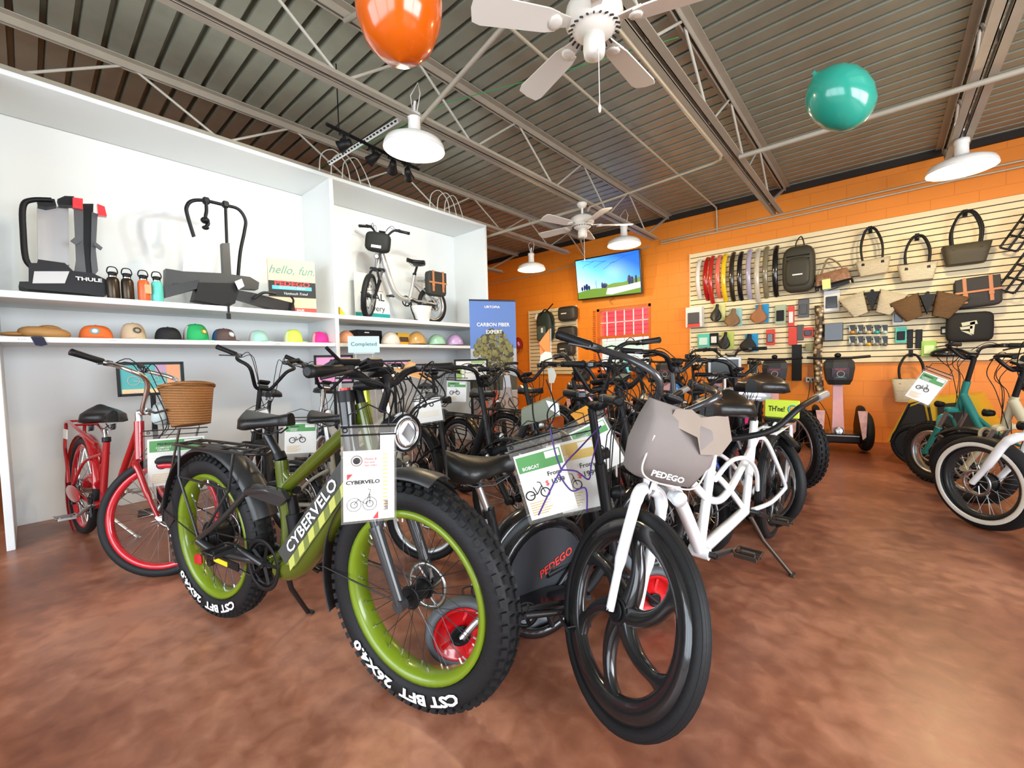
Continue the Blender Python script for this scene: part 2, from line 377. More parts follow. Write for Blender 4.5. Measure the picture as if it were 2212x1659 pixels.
fan(1258,488,-2.77,'farther white ceiling fan hanging near the pendant over the television',40)
def balloon(px,py,d,rad,rot,m,label):
    p=W(px,py,d=d); mb=MB(); Q=Euler(rot).to_matrix()
    secs=[(0,-1),(.45,-.9),(.75,-.68),(.95,-.3),(1,.05),(.93,.4),(.75,.68),(.5,.88),(.2,.99),(.05,1.06),(.09,1.13),(.02,1.13)]
    mb.T=M.Translation((0,0,0))@Q.to_4x4(); mb.lathe([(a*rad[0],b*rad[1]) for a,b in secs],(0,0,0),n=36)
    o=mb.build('balloon',m); o.location=p; tag(o,label,'balloon'); return o
balloon(862,12,1.5,(.152,.19),(0,.04,.2),K('orange_latex',(.62,.105,.004),.18,coat=.6),'glossy orange balloon hanging at the top edge of the picture')
balloon(1815,213,2.2,(.135,.175),(R(28),R(-38),0),K('teal_latex',(.02,.30,.22),.2,coat=.6),'glossy teal balloon floating under the roof deck at right')
balloon(760,215,4.2,(.058,.045),(0,0,0),K('pale_green_latex',(.35,.75,.55),.3),'tiny pale green balloon under the roof deck, left of the nearest lamp')
# bridging bars, conduits, strings
def pipe(name,pts,r,m,label,cat='pipe',n=8,sm=0):
    mb=MB(); mb.tube(spl(pts,sm) if sm else pts,r,n); o=mb.build(name,m); return tag(o,label,cat)
cond=K('conduit_steel',srgb(200,190,165),.35,.3)
pipe('bridging_bar',[(-6.1,4.6,3.035),(-2.8,4.6,3.035)],.022,steelp,'painted bridging bar crossing the joists just left of the far fan')
pipe('bridging_bar',[(-1.05,4.52,3.035),(3.8,4.52,3.035)],.022,steelp,'painted bridging bar crossing the deck below the teal balloon')
pipe('bridging_bar',[(-2.78,2.12,3.04),(-1.12,2.12,3.5)],.018,steelp,'brown bridging bar slanting up from the nearest pendant lamp')
pipe('bridging_bar',[(-2.78,1.55,3.5),(-1.12,1.55,3.06)],.018,steelp,'brown bridging bar slanting behind the orange balloon')
pipe('conduit',[(-2.0,-2.5,3.5),(-2.0,7.22,3.5),(-2.0,7.25,3.44),(-2.0,7.27,3.15)],.013,cond,'thin steel conduit running along the deck between the two fans')
pipe('conduit',[(-1.16,-1.5,3.03),(-1.16,4.35,3.03),(-1.19,4.43,3.03),(-1.27,4.47,3.03),(-2.72,4.62,3.03),(-2.77,4.66,3.0)],.013,cond,'bright conduit following the middle joist then turning toward the far fan')
pipe('conduit',[(-2.9,7.26,3.17),(-1.1,7.26,3.19),(.6,7.26,3.22),(3.8,7.26,3.2)],.014,cond,'upper steel conduit along the top of the orange wall')
pipe('conduit',[(-2.9,7.265,3.13),(-1.1,7.265,3.13),(.6,7.265,3.16),(3.8,7.265,3.13)],.014,cond,'lower steel conduit along the top of the orange wall')
pipe('conduit',[(-7,7.265,3.02),(-5.2,7.265,3.04),(-3.1,7.265,3.12)],.013,cond,'steel conduit on the orange wall behind the far small pendant lamp')
pipe('string',[(-6,2.2,3.42),(-2.77,2.45,3.35),(-1.9,2.75,3.33),(-1.1,3.1,3.38)],.003,K('green_string',(.03,.35,.08),.5),'thin green string strung between the joists under the deck','string',5)
# slotted strut channel and cable loops above the shelving
a=W(712,352,z=3.16); b=W(862,258,z=3.16)
mb=MB(); d=(b-a); mb.tube([a,b],.024,4)
for k in range(22):
    c=a+d*((k+.5)/22); mb.box(c+V((0,-.018,-.012)),(.022,.012,.009),1)
tag(mb.build('strut_channel',[K('strut_white',(.75,.75,.72),.4),K('vent_slot')]),'white slotted strut channel above the shelf divider','strut')
def loopset(px,py,label,k):
    mb=MB(); c=W(px,py,z=3.14)
    for i in range(k):
        q=[c+V((0,.12*i,0)),c+V((.02,.02+.12*i,.16)),c+V((.03,.14+.12*i,.24)),c+V((.03,.27+.1*i,.15)),c+V((.0,.33+.12*i,0))]
        mb.tube(spl(q,6),.006,6)
    tag(mb.build('cable_loop',K('cable_grey',(.6,.62,.55),.5)),label,'cable')
loopset(690,368,'pale cable loops sticking up above the left shelf bay',3)
loopset(928,448,'pale cable loops sticking up above the right shelf bay',3)
# track lights washing the shelves
tm=black; ta=W(705,268,z=3.03); tb=W(905,366,z=3.03); x_=(ta.x+tb.x)/2
mb=MB(); mb.tube([ta,tb],.016,4); mb.tube([ta+V((0,.1,0)),ta+V((0,.1,.5))],.005,5); mb.tube([tb-V((0,.1,0)),tb+V((0,-.1,.5))],.005,5); tag(mb.build('light_track',tm),'black light track in front of the top of the shelving','track')
for (px,tx,ty,tz,nm) in ((737,-4.9,.5,2.1,'leftmost black track spotlight aimed at the shelves'),(795,-4.9,1.5,2.1,'black track spotlight hidden beside the nearest pendant, left one'),(838,-4.9,3.0,2.1,'black track spotlight just left of the nearest pendant shade'),(876,-4.9,3.9,2.2,'black track spotlight just below the nearest pendant shade')):
    t=(px-705)/200; q=ta.lerp(tb,t); o=thing('track_spotlight',nm,'spotlight',(q.x,q.y,3.015)); d=(V((tx,ty,tz))-V((q.x,q.y,2.93))).normalized(); c=V((0,0,-.08))
    mb=MB(); mb.cyl((0,0,.005),(0,0,-.05),.012); mb.box((0,0,-.0),(.04,.07,.025)); mb.build('stem',tm,o)
    mb=MB(); mb.lathe([(0,-.06),(.025,-.06),(.032,-.02),(.05,.05),(.046,.05),(.02,0),(0,0)],c,d,20); mb.build('spot_head',tm,o)
    light('shelf_spot','SPOT',V((q.x,q.y,2.935))+d*.06,(tx,ty,tz),17,(.93,1,.97),.03,None,110,.9)
# ================================================================ slatwalls and what hangs on them
slm=K('slatwall_cream',srgb(238,222,180),.5,noise=.03,nscale=3); slg=K('slat_groove',(.05,.035,.02),.8)
def slatwall(name,label,x0,x1,z0,z1):
    o=thing(name,label,'slatwall',((x0+x1)/2,YB-.03,z0)); cx_=0; w_=x1-x0
    mb=MB(); mb.box((0,.017,(z1-z0)/2),(w_,.022,z1-z0),1); n=round((z1-z0)/.0762); p=(z1-z0)/n
    for k in range(n): mb.box((0,-.002,(k+.5)*p),(w_,.016,p-.012),0)
    mb.build('slat_panel',[slm,slg],o)
    mb=MB()
    for x in (x0-(x0+x1)/2-.006,x1-(x0+x1)/2+.006): mb.box((x,.005,(z1-z0)/2),(.012,.04,z1-z0))
    mb.build('edge_trim',slm,o); return o
slatwall('slatwall','long cream slatwall on the orange wall, carrying fenders, bags and accessories',-2.41,3.2,1.045,2.866)
slatwall('slatwall','small cream slatwall between the blue banner and the window',-5.82,-4.62,.9,2.275)
WY=YB-.05
def wp(px,py,off=.0): return W(px,py,y=WY-off)
# television
o=thing('television','wall-mounted flat television showing blue sky, branches and grassy dunes','television',(-3.83,7.08,2.70),0,rx=R(9),ry=R(1.2))
mb=MB(); mb.box((0,.02,0),(1.31,.05,.76),b=.008); mb.build('screen_bezel',blackg,o)
def emi(n,c,s=1.0): return K(n,(0,0,0),.3,emit=c,es=s)
def tv_sky():
    m=emi('screen_sky',(.1,.4,.9),1.1); nt=m.node_tree; tc=nt.nodes.new('ShaderNodeTexCoord'); sx=nt.nodes.new('ShaderNodeSeparateXYZ'); ma=nt.nodes.new('ShaderNodeMath'); ma.operation='MULTIPLY_ADD'; ma.inputs[1].default_value=.55; ma2=nt.nodes.new('ShaderNodeMath'); ma2.operation='MULTIPLY_ADD'; ma2.inputs[1].default_value=.9; ma2.inputs[2].default_value=.5
    nt.links.new(tc.outputs['Object'],sx.inputs[0]); nt.links.new(sx.outputs[2],ma2.inputs[0]); nt.links.new(sx.outputs[0],ma.inputs[0]); nt.links.new(ma2.outputs[0],ma.inputs[2])
    r=nt.nodes.new('ShaderNodeValToRGB'); e=r.color_ramp.elements; e[0].position=.1; e[0].color=(.45,.72,.95,1); e[1].position=.95; e[1].color=(.01,.11,.75,1); x=e.new(.5); x.color=(.10,.42,.92,1)
    nt.links.new(ma.outputs[0],r.inputs[0]); nt.links.new(r.outputs[0],nt.nodes['Principled BSDF'].inputs['Emission Color']); return m
mb=MB(); sw,shh=1.27,.715; mb.box((0,-.0035,0),(sw,.006,shh),0)
def sp(u,v): return ((u-.5)*sw,-.008,(v-.5)*shh)
hill=[sp(0,0),sp(0,.17),sp(.1,.2),sp(.25,.23),sp(.4,.22),sp(.48,.27),sp(.6,.31),sp(.75,.3),sp(.85,.34),sp(1,.38),sp(1,0)]
mb.prism(hill,(0,-.0005,0),6); mb.prism([sp(.47,.05),sp(.5,.2),sp(.62,.2),sp(.8,.22),sp(1,.26),sp(1,.12),sp(.7,.06),sp(.55,.03)],(0,-.001,0),7)
for u,h,ww in ((.08,.32,.02),(.12,.36,.018),(.16,.38,.03),(.2,.33,.02),(.42,.37,.02),(.46,.34,.05),(.84,.46,.03),(.88,.42,.03),(.94,.44,.02),(.32,.45,.004)): mb.ell(sp(u,(h+.2)/2),(ww*1.2,.0012,(h-.2)*shh*.5),mi=8,n=8)
rr=random.Random(3)
for b0,b1 in (((.1,.97),(.5,.88)),((1,.99),(.55,.8)),((.5,.9),(.3,.75)),((.62,.85),(.45,.68)),((.8,.93),(.62,.95)),((.3,.93),(.12,.8))):
    q=[sp(b0[0]+(b1[0]-b0[0])*t/5+rr.uniform(-.015,.015),b0[1]+(b1[1]-b0[1])*t/5+rr.uniform(-.02,.02)) for t in range(6)]; mb.tube(q,.003,4,9)
mb.build('screen',[tv_sky()]+[ink]*5+[emi('dune_green',(.12,.22,.03)),emi('path_sand',(.75,.75,.62)),emi('far_trees',(.01,.02,.08)),emi('branch_ink',(.01,.06,.25))],o)
mb=MB(); mb.box((0,.09,-.05),(.3,.12,.3)); mb.tube(spl([(0,.08,-.3),(.04,.1,-.42),(-.03,.1,-.45),(.02,.1,-.52)],4),.004,5); mb.build('wall_bracket',black,o)
# fenders
cols=[('white',(.8,.8,.78)),('deep red',(.42,.01,.01)),('dark red',(.5,.03,.02)),('salmon',(.8,.17,.12)),('yellow',(.9,.6,.02)),('brownish black',(.03,.025,.015)),('gloss black',(.01,.01,.015)),('lilac grey',(.42,.40,.55)),('silver',(.6,.55,.45)),('dull bronze',(.22,.19,.12)),('jet black',(.01,.01,.01))]
fxy=[(1513,561,645),(1529,557,648),(1540,554,655),(1555,552,643),(1568,549,650),(1585,546,650),(1602,545,648),(1621,540,645),(1639,538,652),(1657,534,643),(1678,532,640)]
for (nm,c),(px,pt,pb) in zip(cols,fxy):
    a=wp(px,pt); b=wp(px,pb); h=a.z-b.z; o=thing('fender','%s bicycle fender hanging in the row on the slatwall'%nm,'fender',(a.x,WY+.004,b.z),0,'row of fenders on the slatwall')
    mb=MB(); secs=[]
    for i in range(13):
        t=i/12; q=-1.02+2.04*t; cy=-.30*(math.cos(q)-math.cos(1.02))/(1-math.cos(1.02))*.5; z=h/2+math.sin(q)/math.sin(1.02)*h/2; nrm=V((0,-math.cos(q),math.sin(q)))
        sec=[]
        for k in range(7): s=-1+k/3; sec.append(V((s*.034,cy,z))+nrm*(.016*(1-s*s)))
        for k in range(7): s=1-k/3; sec.append(V((s*.032,cy,z))+nrm*(.016*(1-s*s)-.003))
        secs.append(sec)
    mb.loft(secs); mb.build('fender_blade',K('fender_'+nm.replace(' ','_'),c,.18,coat=.6),o)
    mb=MB(); mb.tube([(0,-.13,h*.5),(.01,-.02,h*.35)],.003,5); mb.tube([(0,-.13,h*.5),(-.01,-.02,h*.62)],.003,5); mb.cyl((0,.0,h-.03),(0,-.06,h-.03),.004,6); mb.build('stay_wire',dkmetal,o)
# totes / baskets
def weave(n,c,c2):
    if n in MATS: return MATS[n]
    m=mat(n,c,.7); nt=m.node_tree; b=nt.nodes['Principled BSDF']; tc=nt.nodes.new('ShaderNodeTexCoord'); mx=nt.nodes.new('ShaderNodeMix'); mx.data_type='RGBA'
    mx.inputs[6].default_value=(*c,1); mx.inputs[7].default_value=(*c2,1)
    w1=nt.nodes.new('ShaderNodeTexWave'); w1.bands_direction='Z'; w1.inputs['Scale'].default_value=22; w1.inputs['Distortion'].default_value=1.5; w1.inputs['Detail Scale'].default_value=6
    nt.links.new(tc.outputs['Object'],w1.inputs[0]); nt.links.new(w1.outputs[1],mx.inputs[0]); nt.links.new(mx.outputs[2],b.inputs['Base Color'])
    bp=nt.nodes.new('ShaderNodeBump'); bp.inputs['Strength'].default_value=.6; bp.inputs['Distance'].default_value=.006; nt.links.new(w1.outputs[1],bp.inputs['Height']); nt.links.new(bp.outputs[0],b.inputs['Normal']); return m
def taper(mb,w0,w1,d0,d1,h,z0=0,mi=0,y=0,n=20,e=.35,t=.012):
    def sec(a,b,z):
        out=[]
        for j in range(n):
            q=2*PI*j/n; out.append(V((a/2*math.copysign(abs(math.cos(q))**e,math.cos(q)),y+b/2*math.copysign(abs(math.sin(q))**e,math.sin(q)),z)))
        return out
    mb.loft([sec(w0,d0,z0),sec((w0+w1)/2,(d0+d1)/2,z0+h/2),sec(w1,d1,z0+h),sec(w1-2*t,d1-2*t,z0+h),sec(w0-t,d0-t,z0+t)],mi)
def tote(px0,px1,py,pb,ptop,m,label,depth=.18,handle=black,lean=0,cat='bag',grp=None,sag=0,name='tote_basket'):
    a=wp(px0,py,.12); b=wp(px1,py,.12); c=wp((px0+px1)/2,pb,.12); t=wp((px0+px1)/2,ptop,.1); w_=(b.x-a.x); h=a.z/2+b.z/2-c.z
    o=thing(name,label,cat,((a.x+b.x)/2,WY-.13,c.z),0,grp,ry=lean); mb=MB(); taper(mb,w_*.78,w_,depth*.8,depth,h); mb.build('basket_body',m,o)
    for s in (-.28,.28):
        mb=MB(); H=t.z-c.z; mb.tube(spl([(-w_*.27,s*depth,h-.04),(-w_*.3,s*depth,h+(H-h)*.45),(-w_*.16,s*depth*.6,h+(H-h)*.9),(0,s*depth*.3,H),(w_*.16,s*depth*.6,h+(H-h)*.9),(w_*.3,s*depth,h+(H-h)*.45),(w_*.27,s*depth,h-.04)],5),.012,8)
        for q in (-1,1): mb.box((q*w_*.27,s*depth*1.6,h-.03),(.035,.01,.07),b=.004)
        mb.build('handle',handle,o)
    mb=MB(); mb.cyl((0,.145,H+.01),(0,-.03,H+.01),.005,6); mb.box((0,.138,H+.01),(.04,.012,.09)); mb.build('hook',black,o); return o
whw=weave('pale_wicker',(.75,.68,.50),(.42,.35,.22)); brw=weave('brown_wicker',(.20,.11,.04),(.07,.035,.015)); crw=weave('cream_rattan',(.78,.72,.55),(.5,.42,.28)); honey=weave('honey_wicker',(.36,.16,.045),(.20,.075,.02))
tote(1850,1927,562,594,492,whw,'cream wicker basket with tall black handles, left of the pair on the slatwall',lean=R(-4))
tote(1938,2026,572,606,510,crw,'slatted cream rattan basket with black handles, hanging right of the cream wicker one')
tote(2033,2142,530,570,458,K('olive_canvas',(.06,.052,.032),.65,bump=.4,nscale=25),'big olive canvas tote with black loop handles near the right edge',.26)
tote(1925,2012,818,868,765,crw,'cream rattan basket with black handles standing below the slatwall',.2)
# backpack
a=wp(1692,535,.1); b=wp(1760,622,.1); w_=b.x-a.x+.02; h=a.z-b.z+.1; o=thing('backpack','dark olive backpack hanging right of the row of fenders','backpack',((a.x+b.x)/2,WY-.1,b.z-.02),0)
olive=K('olive_nylon',(.045,.042,.028),.6,bump=.3,nscale=60); mb=MB(); mb.ell((0,0,h*.42),(w_/2,.1,h*.45),n=20,e=.55); mb.build('pack_body',olive,o)
mb=MB(); mb.ell((0,-.06,h*.36),(w_*.38,.06,h*.28),n=16,e=.5); mb.build('front_pocket',olive,o)
mb=MB(); mb.box((0,-.122,h*.3),(w_*.3,.006,.018)); mb.build('reflective_strip',white,o)
mb=MB(); mb.box((0,-.075,h*.66),(w_*.7,.05,.02),b=.006); mb.box((0,-.075,h*.59),(w_*.7,.05,.015),b=.005); mb.build('compression_strap',black,o)
mb=MB(); mb.tube(spl([(-.04,.02,h*.84),(-.03,0,h*.95),(.02,.02,h*1.05),(.05,.02,h*.95),(.06,.02,h*.84)],5),.008,6); mb.build('top_loop',black,o)
# patterned handbag
a=wp(1770,590,.1); o=thing('handbag','colourful patterned handbag with hanging tag, right of the backpack','bag',(wp(1803,620,.1).x,WY-.12,wp(1803,622,.1).z),0,ry=R(-10))
mb=MB(); taper(mb,.40,.34,.16,.10,.22); mb.build('bag_body',K('patchwork_cloth',(.30,.16,.09),.7,noise=.9,nscale=28),o)
mb=MB(); taper(mb,.42,.41,.17,.165,.07,-.005); mb.build('bag_base',blackg,o)
for s in (-.04,.04):
    mb=MB(); mb.tube(spl([(-.12,s,.2),(-.06,s,.32),(0,s*.5,.4),(.08,s,.32),(.13,s,.2)],5),.008,6); mb.build('handle',K('plaid_strap',(.25,.18,.10),.6,noise=.8,nscale=40),o)
mb=MB(); mb.box((-.07,-.1,.06),(.09,.004,.13),rot=(0,.1,0)); mb.build('price_tag',K('tag_green',(.7,.78,.3),.6),o)
# double panniers (wicker pairs) over a centre strap
def pair(px,py,w_,h,m,label,rot=0):
    c=wp(px,py,.12); o=thing('basket_pair',label,'basket',(c.x,WY-.14,c.z-h),0)
    for s in (-1,1):
        T=M.Translation((s*w_*.27,0,h*.5))@M.Rotation(s*R(22),4,'Y')@M.Translation((0,0,-h*.5)); mb=MB(T); taper(mb,w_*.26,w_*.50,.13,.18,h); mb.build('wicker_basket',m,o)
        mb=MB(T); mb.box((0,0,h-.03),(w_*.46,.15,.04)); mb.build('liner',black,o)
    mb=MB(); mb.prism([(-.07,-.1,h*1.05),(.07,-.1,h*1.05),(.0,-.1,h*.2)],(0,.16,0)); mb.cyl((0,.12,h*1.15),(0,-.05,h*1.12),.02,8); mb.build('centre_strap',black,o)
pair(1884,635,.58,.27,whw,'pair of pale wicker panniers hanging as a V on the slatwall')
pair(2003,640,.60,.27,brw,'pair of brown wicker panniers hanging right of the pale pair')
# canvas pannier with leather straps
a=wp(2113,640,.1); o=thing('pannier_bag','charcoal canvas pannier with tan leather straps near the right edge','bag',(a.x,WY-.12,wp(2113,664,.1).z),0,ry=R(-4))
def strap_bag(o,w_,h,d=.14,body=None):
    mb=MB(); mb.ell((0,0,h/2),(w_/2,d/2,h/2),n=20,e=.3); mb.build('bag_body',body or K('charcoal_canvas',(.035,.033,.030),.7,bump=.3,nscale=60),o)
    mb=MB(); mb.box((0,-d*.52,h*.76),(w_*.94,.012,h*.42),b=.005); mb.build('flap',K('charcoal_canvas'),o)
    for s in (-.27,.27):
        mb=MB(); mb.box((s*w_,-d*.57,h*.58),(.03,.008,h*.84)); mb.box((s*w_,-d*.6,h*.42),(.042,.008,.04),b=.003); mb.build('leather_strap',K('tan_strap',(.50,.20,.08),.5),o)
    mb=MB(); mb.box((0,-d*.56,h*.52),(w_*.96,.008,.022)); mb.build('leather_band',K('tan_strap'),o)
strap_bag(o,.37,.34)
a=wp(2093,702,.1); o=thing('satchel','black satchel with a pale stencilled emblem below the strapped pannier','bag',(a.x,WY-.11,wp(2093,735,.1).z),0)
mb=MB(); mb.ell((0,0,.15),(.19,.07,.17),n=20,e=.35); mb.build('bag_body',K('black_canvas',(.01,.01,.009),.75),o)
mb=MB(); pm=K('stencil_cream',(.62,.62,.45),.6)
for q in ([(-.07,.2),(.05,.22),(.06,.18),(-.06,.16)],[(-.08,.15),(.02,.16),(.02,.13),(-.07,.12)],[(.0,.2),(.04,.21),(.03,.06),(.0,.08)],[(-.07,.11),(-.01,.1),(.02,.05)]): mb.prism([(x,-.073,z) for x,z in q],(0,-.003,0))
mb.build('emblem',pm,o)
# racks at the right edge
for px,py,lb in ((2178,500,'black luggage rack hanging at the upper right edge of the slatwall'),(2172,590,'second black luggage rack, below the one at the right edge')):
    c=wp(px,py,.12); o=thing('luggage_rack',lb,'luggage rack',(c.x,WY-.15,c.z-.2),0,ry=R(28)); mb=MB()
    for x in (-.07,0,.07): mb.tube([(x,0,0),(x,0,.42)],.012,6)
    for z in (0,.14,.28,.42): mb.tube([(-.07,0,z),(.07,0,z)],.011,6)
    mb.build('rack_deck',black,o)
    for s in (-1,1):
        mb=MB(); mb.tube([(s*.07,0,.1),(s*.07,-.18,.16),(s*.07,0,.36)],.006,6); mb.build('rack_leg',black,o)
# saddles
def saddle_mesh(mb,c,L=.26,w_=.16,h=.06,T=None,nose=1,mi=0):
    """saddle along +x (nose), top at c.z+h"""
    secs=[]
    for i in range(13):
        u=i/12; wd=w_/2*(.45+.55*math.sin(min(1,u/.28)*PI/2)) if u<.28 else w_/2*(.26+.74*max(0,math.cos((u-.28)/.5*PI/2))**1.2 if u<.78 else .26)
        if u>.93: wd*=.75
        if u<.02: wd*=.8
        zt=h*(1+.25*(1-u)**3-.15*math.sin(u*PI)); zb=h*(.30 if u<.4 else .42); x=c[0]-L/2+L*u; sec=[]
        for k in range(9):
            q=PI*k/8; sec.append(V((x,c[1]+wd*math.cos(q),c[2]+zb+(zt-zb)*math.sin(q)**.5)))
        sec.append(V((x,c[1]-wd*.8,c[2]+zb-.008))); sec.append(V((x,c[1]+wd*.8,c[2]+zb-.008))); secs.append(sec)
    mb.loft(secs,mi)
for px,py,m,bk,lb in ((1548,678,vinyl,K('card_yellow',(.75,.75,.3),.6),'black saddle on a yellow card, upper saddle row on the slatwall'),(1583,688,K('brown_vinyl',(.22,.12,.05),.5),K('card_teal',(.35,.6,.6),.6),'light brown saddle in the upper saddle row on the slatwall'),(1640,680,tanl,K('card_blue',(.02,.32,.65),.5),'rusty tan saddle on a blue card on the slatwall'),(1566,738,vinyl,K('card_lime',(.55,.65,.15),.6),'black saddle on a lime card, lower saddle row on the slatwall'),(1617,743,K('padded_black',(.01,.01,.01),.6),K('card_blue'),'wide black saddle on a blue card, lower saddle row on the slatwall')):
    c=wp(px,py,.05); o=thing('boxed_saddle',lb,'saddle',(c.x,WY-.014,c.z-.12),0)
    mb=MB(); mb.box((.03,.01,.14),(.17,.04,.27),b=.003); mb.build('backing_card',bk,o)
    wd=.23 if px in(1583,1640,1617) else .17
    mb=MB(M.Translation((.0,-.02,.135))@M.Rotation(R(8),4,'Y')@M(((0,-1,0,0),(0,0,-1,0),(1,0,0,0),(0,0,0,1)))); saddle_mesh(mb,(0,0,0),.27,wd,.07); mb.build('saddle',m,o)
# packaged accessories: name, px0,py0,px1,py1, colours, label
def pack(name,px0,py0,px1,py1,c1,c2,label,d=.04,grp=None,cat='package',split=.45,off=0):
    a=wp(px0,py0,off); b=wp(px1,py1,off); w_=b.x-a.x; h=a.z-b.z; o=thing(name,label,cat,((a.x+b.x)/2,WY-off-d/2+.008,b.z),0,grp)
    mb=MB(); mb.box((0,0,h/2),(w_,d,h),b=.004); mb.build('card',c1,o)
    if c2 is not None: mb=MB(); mb.box((0,-d/2-.008,h*(1-split)/1.3+h*.02),(w_*.7,.02,h*.55),b=.005); mb.build('contents',c2,o)
    return o
redc=K('card_red',(.7,.06,.04),.5); mint=K('card_mint',(.1,.55,.45),.5)
o=pack('speaker_box',1486,666,1521,706,white,grey,'white and red boxed speaker at the left edge of the slatwall',.12,cat='box'); mb=MB(); mb.box((0,-.064,.03),(.19,.008,.055)); mb.build('red_band',redc,o)
pack('accessory_card',1508,722,1534,750,mint,K('mint_light',(.6,.85,.75),.5),'small mint card at lower left of the slatwall')
pack('accessory_card',1535,720,1552,745,black,paper,'small black card right of the mint card on the slatwall')
pack('gps_box',1780,630,1814,672,paper,blackg,'white boxed phone mount with a red stripe under the patterned handbag',.05,cat='box')
pack('phone_case',1725,648,1748,685,K('smoke_case',(.08,.08,.09),.3),grey,'dark phone case card beside the camouflage cover')
pack('light_set',1675,660,1698,700,K('green_card',(.4,.5,.35),.6),black,'bicycle light set with looped cord, right of the rusty saddle')
pack('light_set',1703,662,1716,705,redc,white,'slim red light card right of the looped cord set')
pack('wallet_case',1656,712,1674,745,redc,blackg,'red card with a black case below the light sets')
pack('strap_card',1704,708,1722,745,redc,None,'plain red card in the middle of the slatwall')
pack('strap_card',1722,702,1736,735,grey,None,'grey card right of the plain red card')
pack('brake_pads',1735,708,1757,728,redc,dkmetal,'red card with small metal parts beside the camouflage cover')
pack('top_bag',1783,700,1822,735,blackg,None,'glossy black handlebar bag right of the camouflage cover',.12,cat='bag')
pack('phone_box',1928,668,1953,701,white,blackg,'white boxed phone mount under the pale wicker panniers',.04,cat='box')
pack('mirror_card',1934,707,1958,740,mint,black,'mint card with a black mirror right of the bell rows')
pack('glove_pair',1960,712,1972,752,black,None,'left one of two black strips hanging by the mint mirror card',.02)
pack('glove_pair',1978,712,1992,752,black,None,'right one of two black strips hanging by the mint mirror card',.02)
pack('green_package',1990,737,2022,770,K('lime_pack',(.35,.6,.1),.4),K('lime_light',(.7,.85,.4),.3),'lime green package near the black helmet')
pack('lock_card',2032,706,2048,722,black,white,'small black card with a white window left of the satchel')
pack('seat_clamp',1740,742,1758,758,K('olive_card',(.25,.24,.12),.6),None,'small olive card left of the camouflage cover')
pack('charger_box',1617,774,1640,812,K('cream_box',(.8,.62,.3),.5),blackg,'cream box with a black device low on the slatwall',.06,cat='box',off=-.02)
pack('long_pouch',1712,745,1732,822,black,None,'long black pouch hanging below the slatwall centre',.07,cat='bag',off=0)
for k in range(5):
    for j,(py0,py1) in enumerate(((702,722),(726,748))):
        px0=1834+k*17.5; cc=[('amber',(.75,.33,.05)),('slate',(.2,.25,.28)),('sand',(.7,.55,.3)),('turquoise',(.05,.45,.45)),('mint',(.5,.75,.65))][k] if j==0 else [('grey',(.4,.4,.38)),('silver',(.5,.5,.48)),('gold',(.8,.42,.05)),('pewter',(.3,.3,.28)),('charcoal',(.15,.15,.14))][k]
        a=wp(px0,py0); b=wp(px0+14,py1); w_=b.x-a.x; h=a.z-b.z
        o=thing('boxed_bell','%s bicycle bell on its card, %s bell row of the slatwall'%(cc[0],'upper' if j==0 else 'lower'),'bell',((a.x+b.x)/2,WY-.007,b.z),0,'carded bells on the slatwall')
        mb=MB(); mb.box((0,0,h*.6),(w_*.9,.03,h*.75)); mb.build('card',K('bell_card',(.04,.05,.06),.5),o)
        mb=MB(); mb.prism([(-w_*.48,-.018,h),(-w_*.48,-.018,h*.15),(-w_*.05,-.018,h*.15)],(0,-.003,0)); mb.build('card_corner',K('card_pale',(.6,.65,.58),.5),o)
        mb=MB(); mb.ell((w_*.08,-.04,h*.2),(.03,.025,.024),n=12); mb.build('bell_dome',K('bell_'+cc[0],cc[1],.3,.4),o)
# camouflage seat-post cover hanging in front of the slatwall
a=wp(1769,660,.045); b=wp(1774,848,.045)
def camo():
    m=mat('camouflage',(.3,.25,.15),.5); nt=m.node_tree; bb=nt.nodes['Principled BSDF']; v=nt.nodes.new('ShaderNodeTexVoronoi'); v.inputs['Scale'].default_value=19; tc=nt.nodes.new('ShaderNodeTexCoord'); nt.links.new(tc.outputs['Object'],v.inputs['Vector'])
    r=nt.nodes.new('ShaderNodeValToRGB'); e=r.color_ramp.elements; r.color_ramp.interpolation='CONSTANT'; e[0].color=(.75,.66,.5,1); e[1].position=.55; e[1].color=(.05,.03,.015,1); x=e.new(.3); x.color=(.30,.2,.09,1); nt.links.new(v.outputs['Distance'],r.inputs[0]); nt.links.new(r.outputs[0],bb.inputs['Base Color']); return m
mb=MB(); P=[V((0,0,0)),V((.01,0,-.3)),V((-.01,.01,-.7)),V((.02,0,b.z-a.z))]; mb.tube(spl(P,6),.052,10); o=mb.build('frame_wrap',camo()); o.location=(a.x,a.y,a.z); tag(o,'long camouflage frame wrap hanging in front of the slatwall','frame wrap')
# small slatwall goods
def small(px0,py0,px1,py1,label,strip=True,name='handlebar_bag'):
    a=wp(px0,py0,.1); b=wp(px1,py1,.1); w_=b.x-a.x; h=a.z-b.z; o=thing(name,label,'bag',((a.x+b.x)/2,WY-.082,b.z),0)
    mb=MB(); mb.ell((0,0,h/2),(w_/2,.09,h/2),n=18,e=.4); mb.build('bag_body',K('graphite_shell',(.035,.036,.032),.5),o)
    mb=MB(); mb.box((-w_*.1,-.092,h*.5),(w_*.3,.006,.02)); mb.build('logo_plate',white,o); mb=MB(); mb.box((0,-.05,h*.88),(w_*.8,.09,.012),b=.003); mb.build('zip',dkmetal,o)
small(1207,664,1245,691,'upper graphite shell bag on the small slatwall'); small(1206,706,1244,731,'middle graphite shell bag on the small slatwall'); small(1205,740,1240,768,'lowest graphite shell bag on the small slatwall, behind handlebars')
o=thing('child_carrier','dark child carrier backpack with tags on the small slatwall','carrier',(wp(1180,735,.1).x,WY-.092,wp(1180,735,.1).z),0)
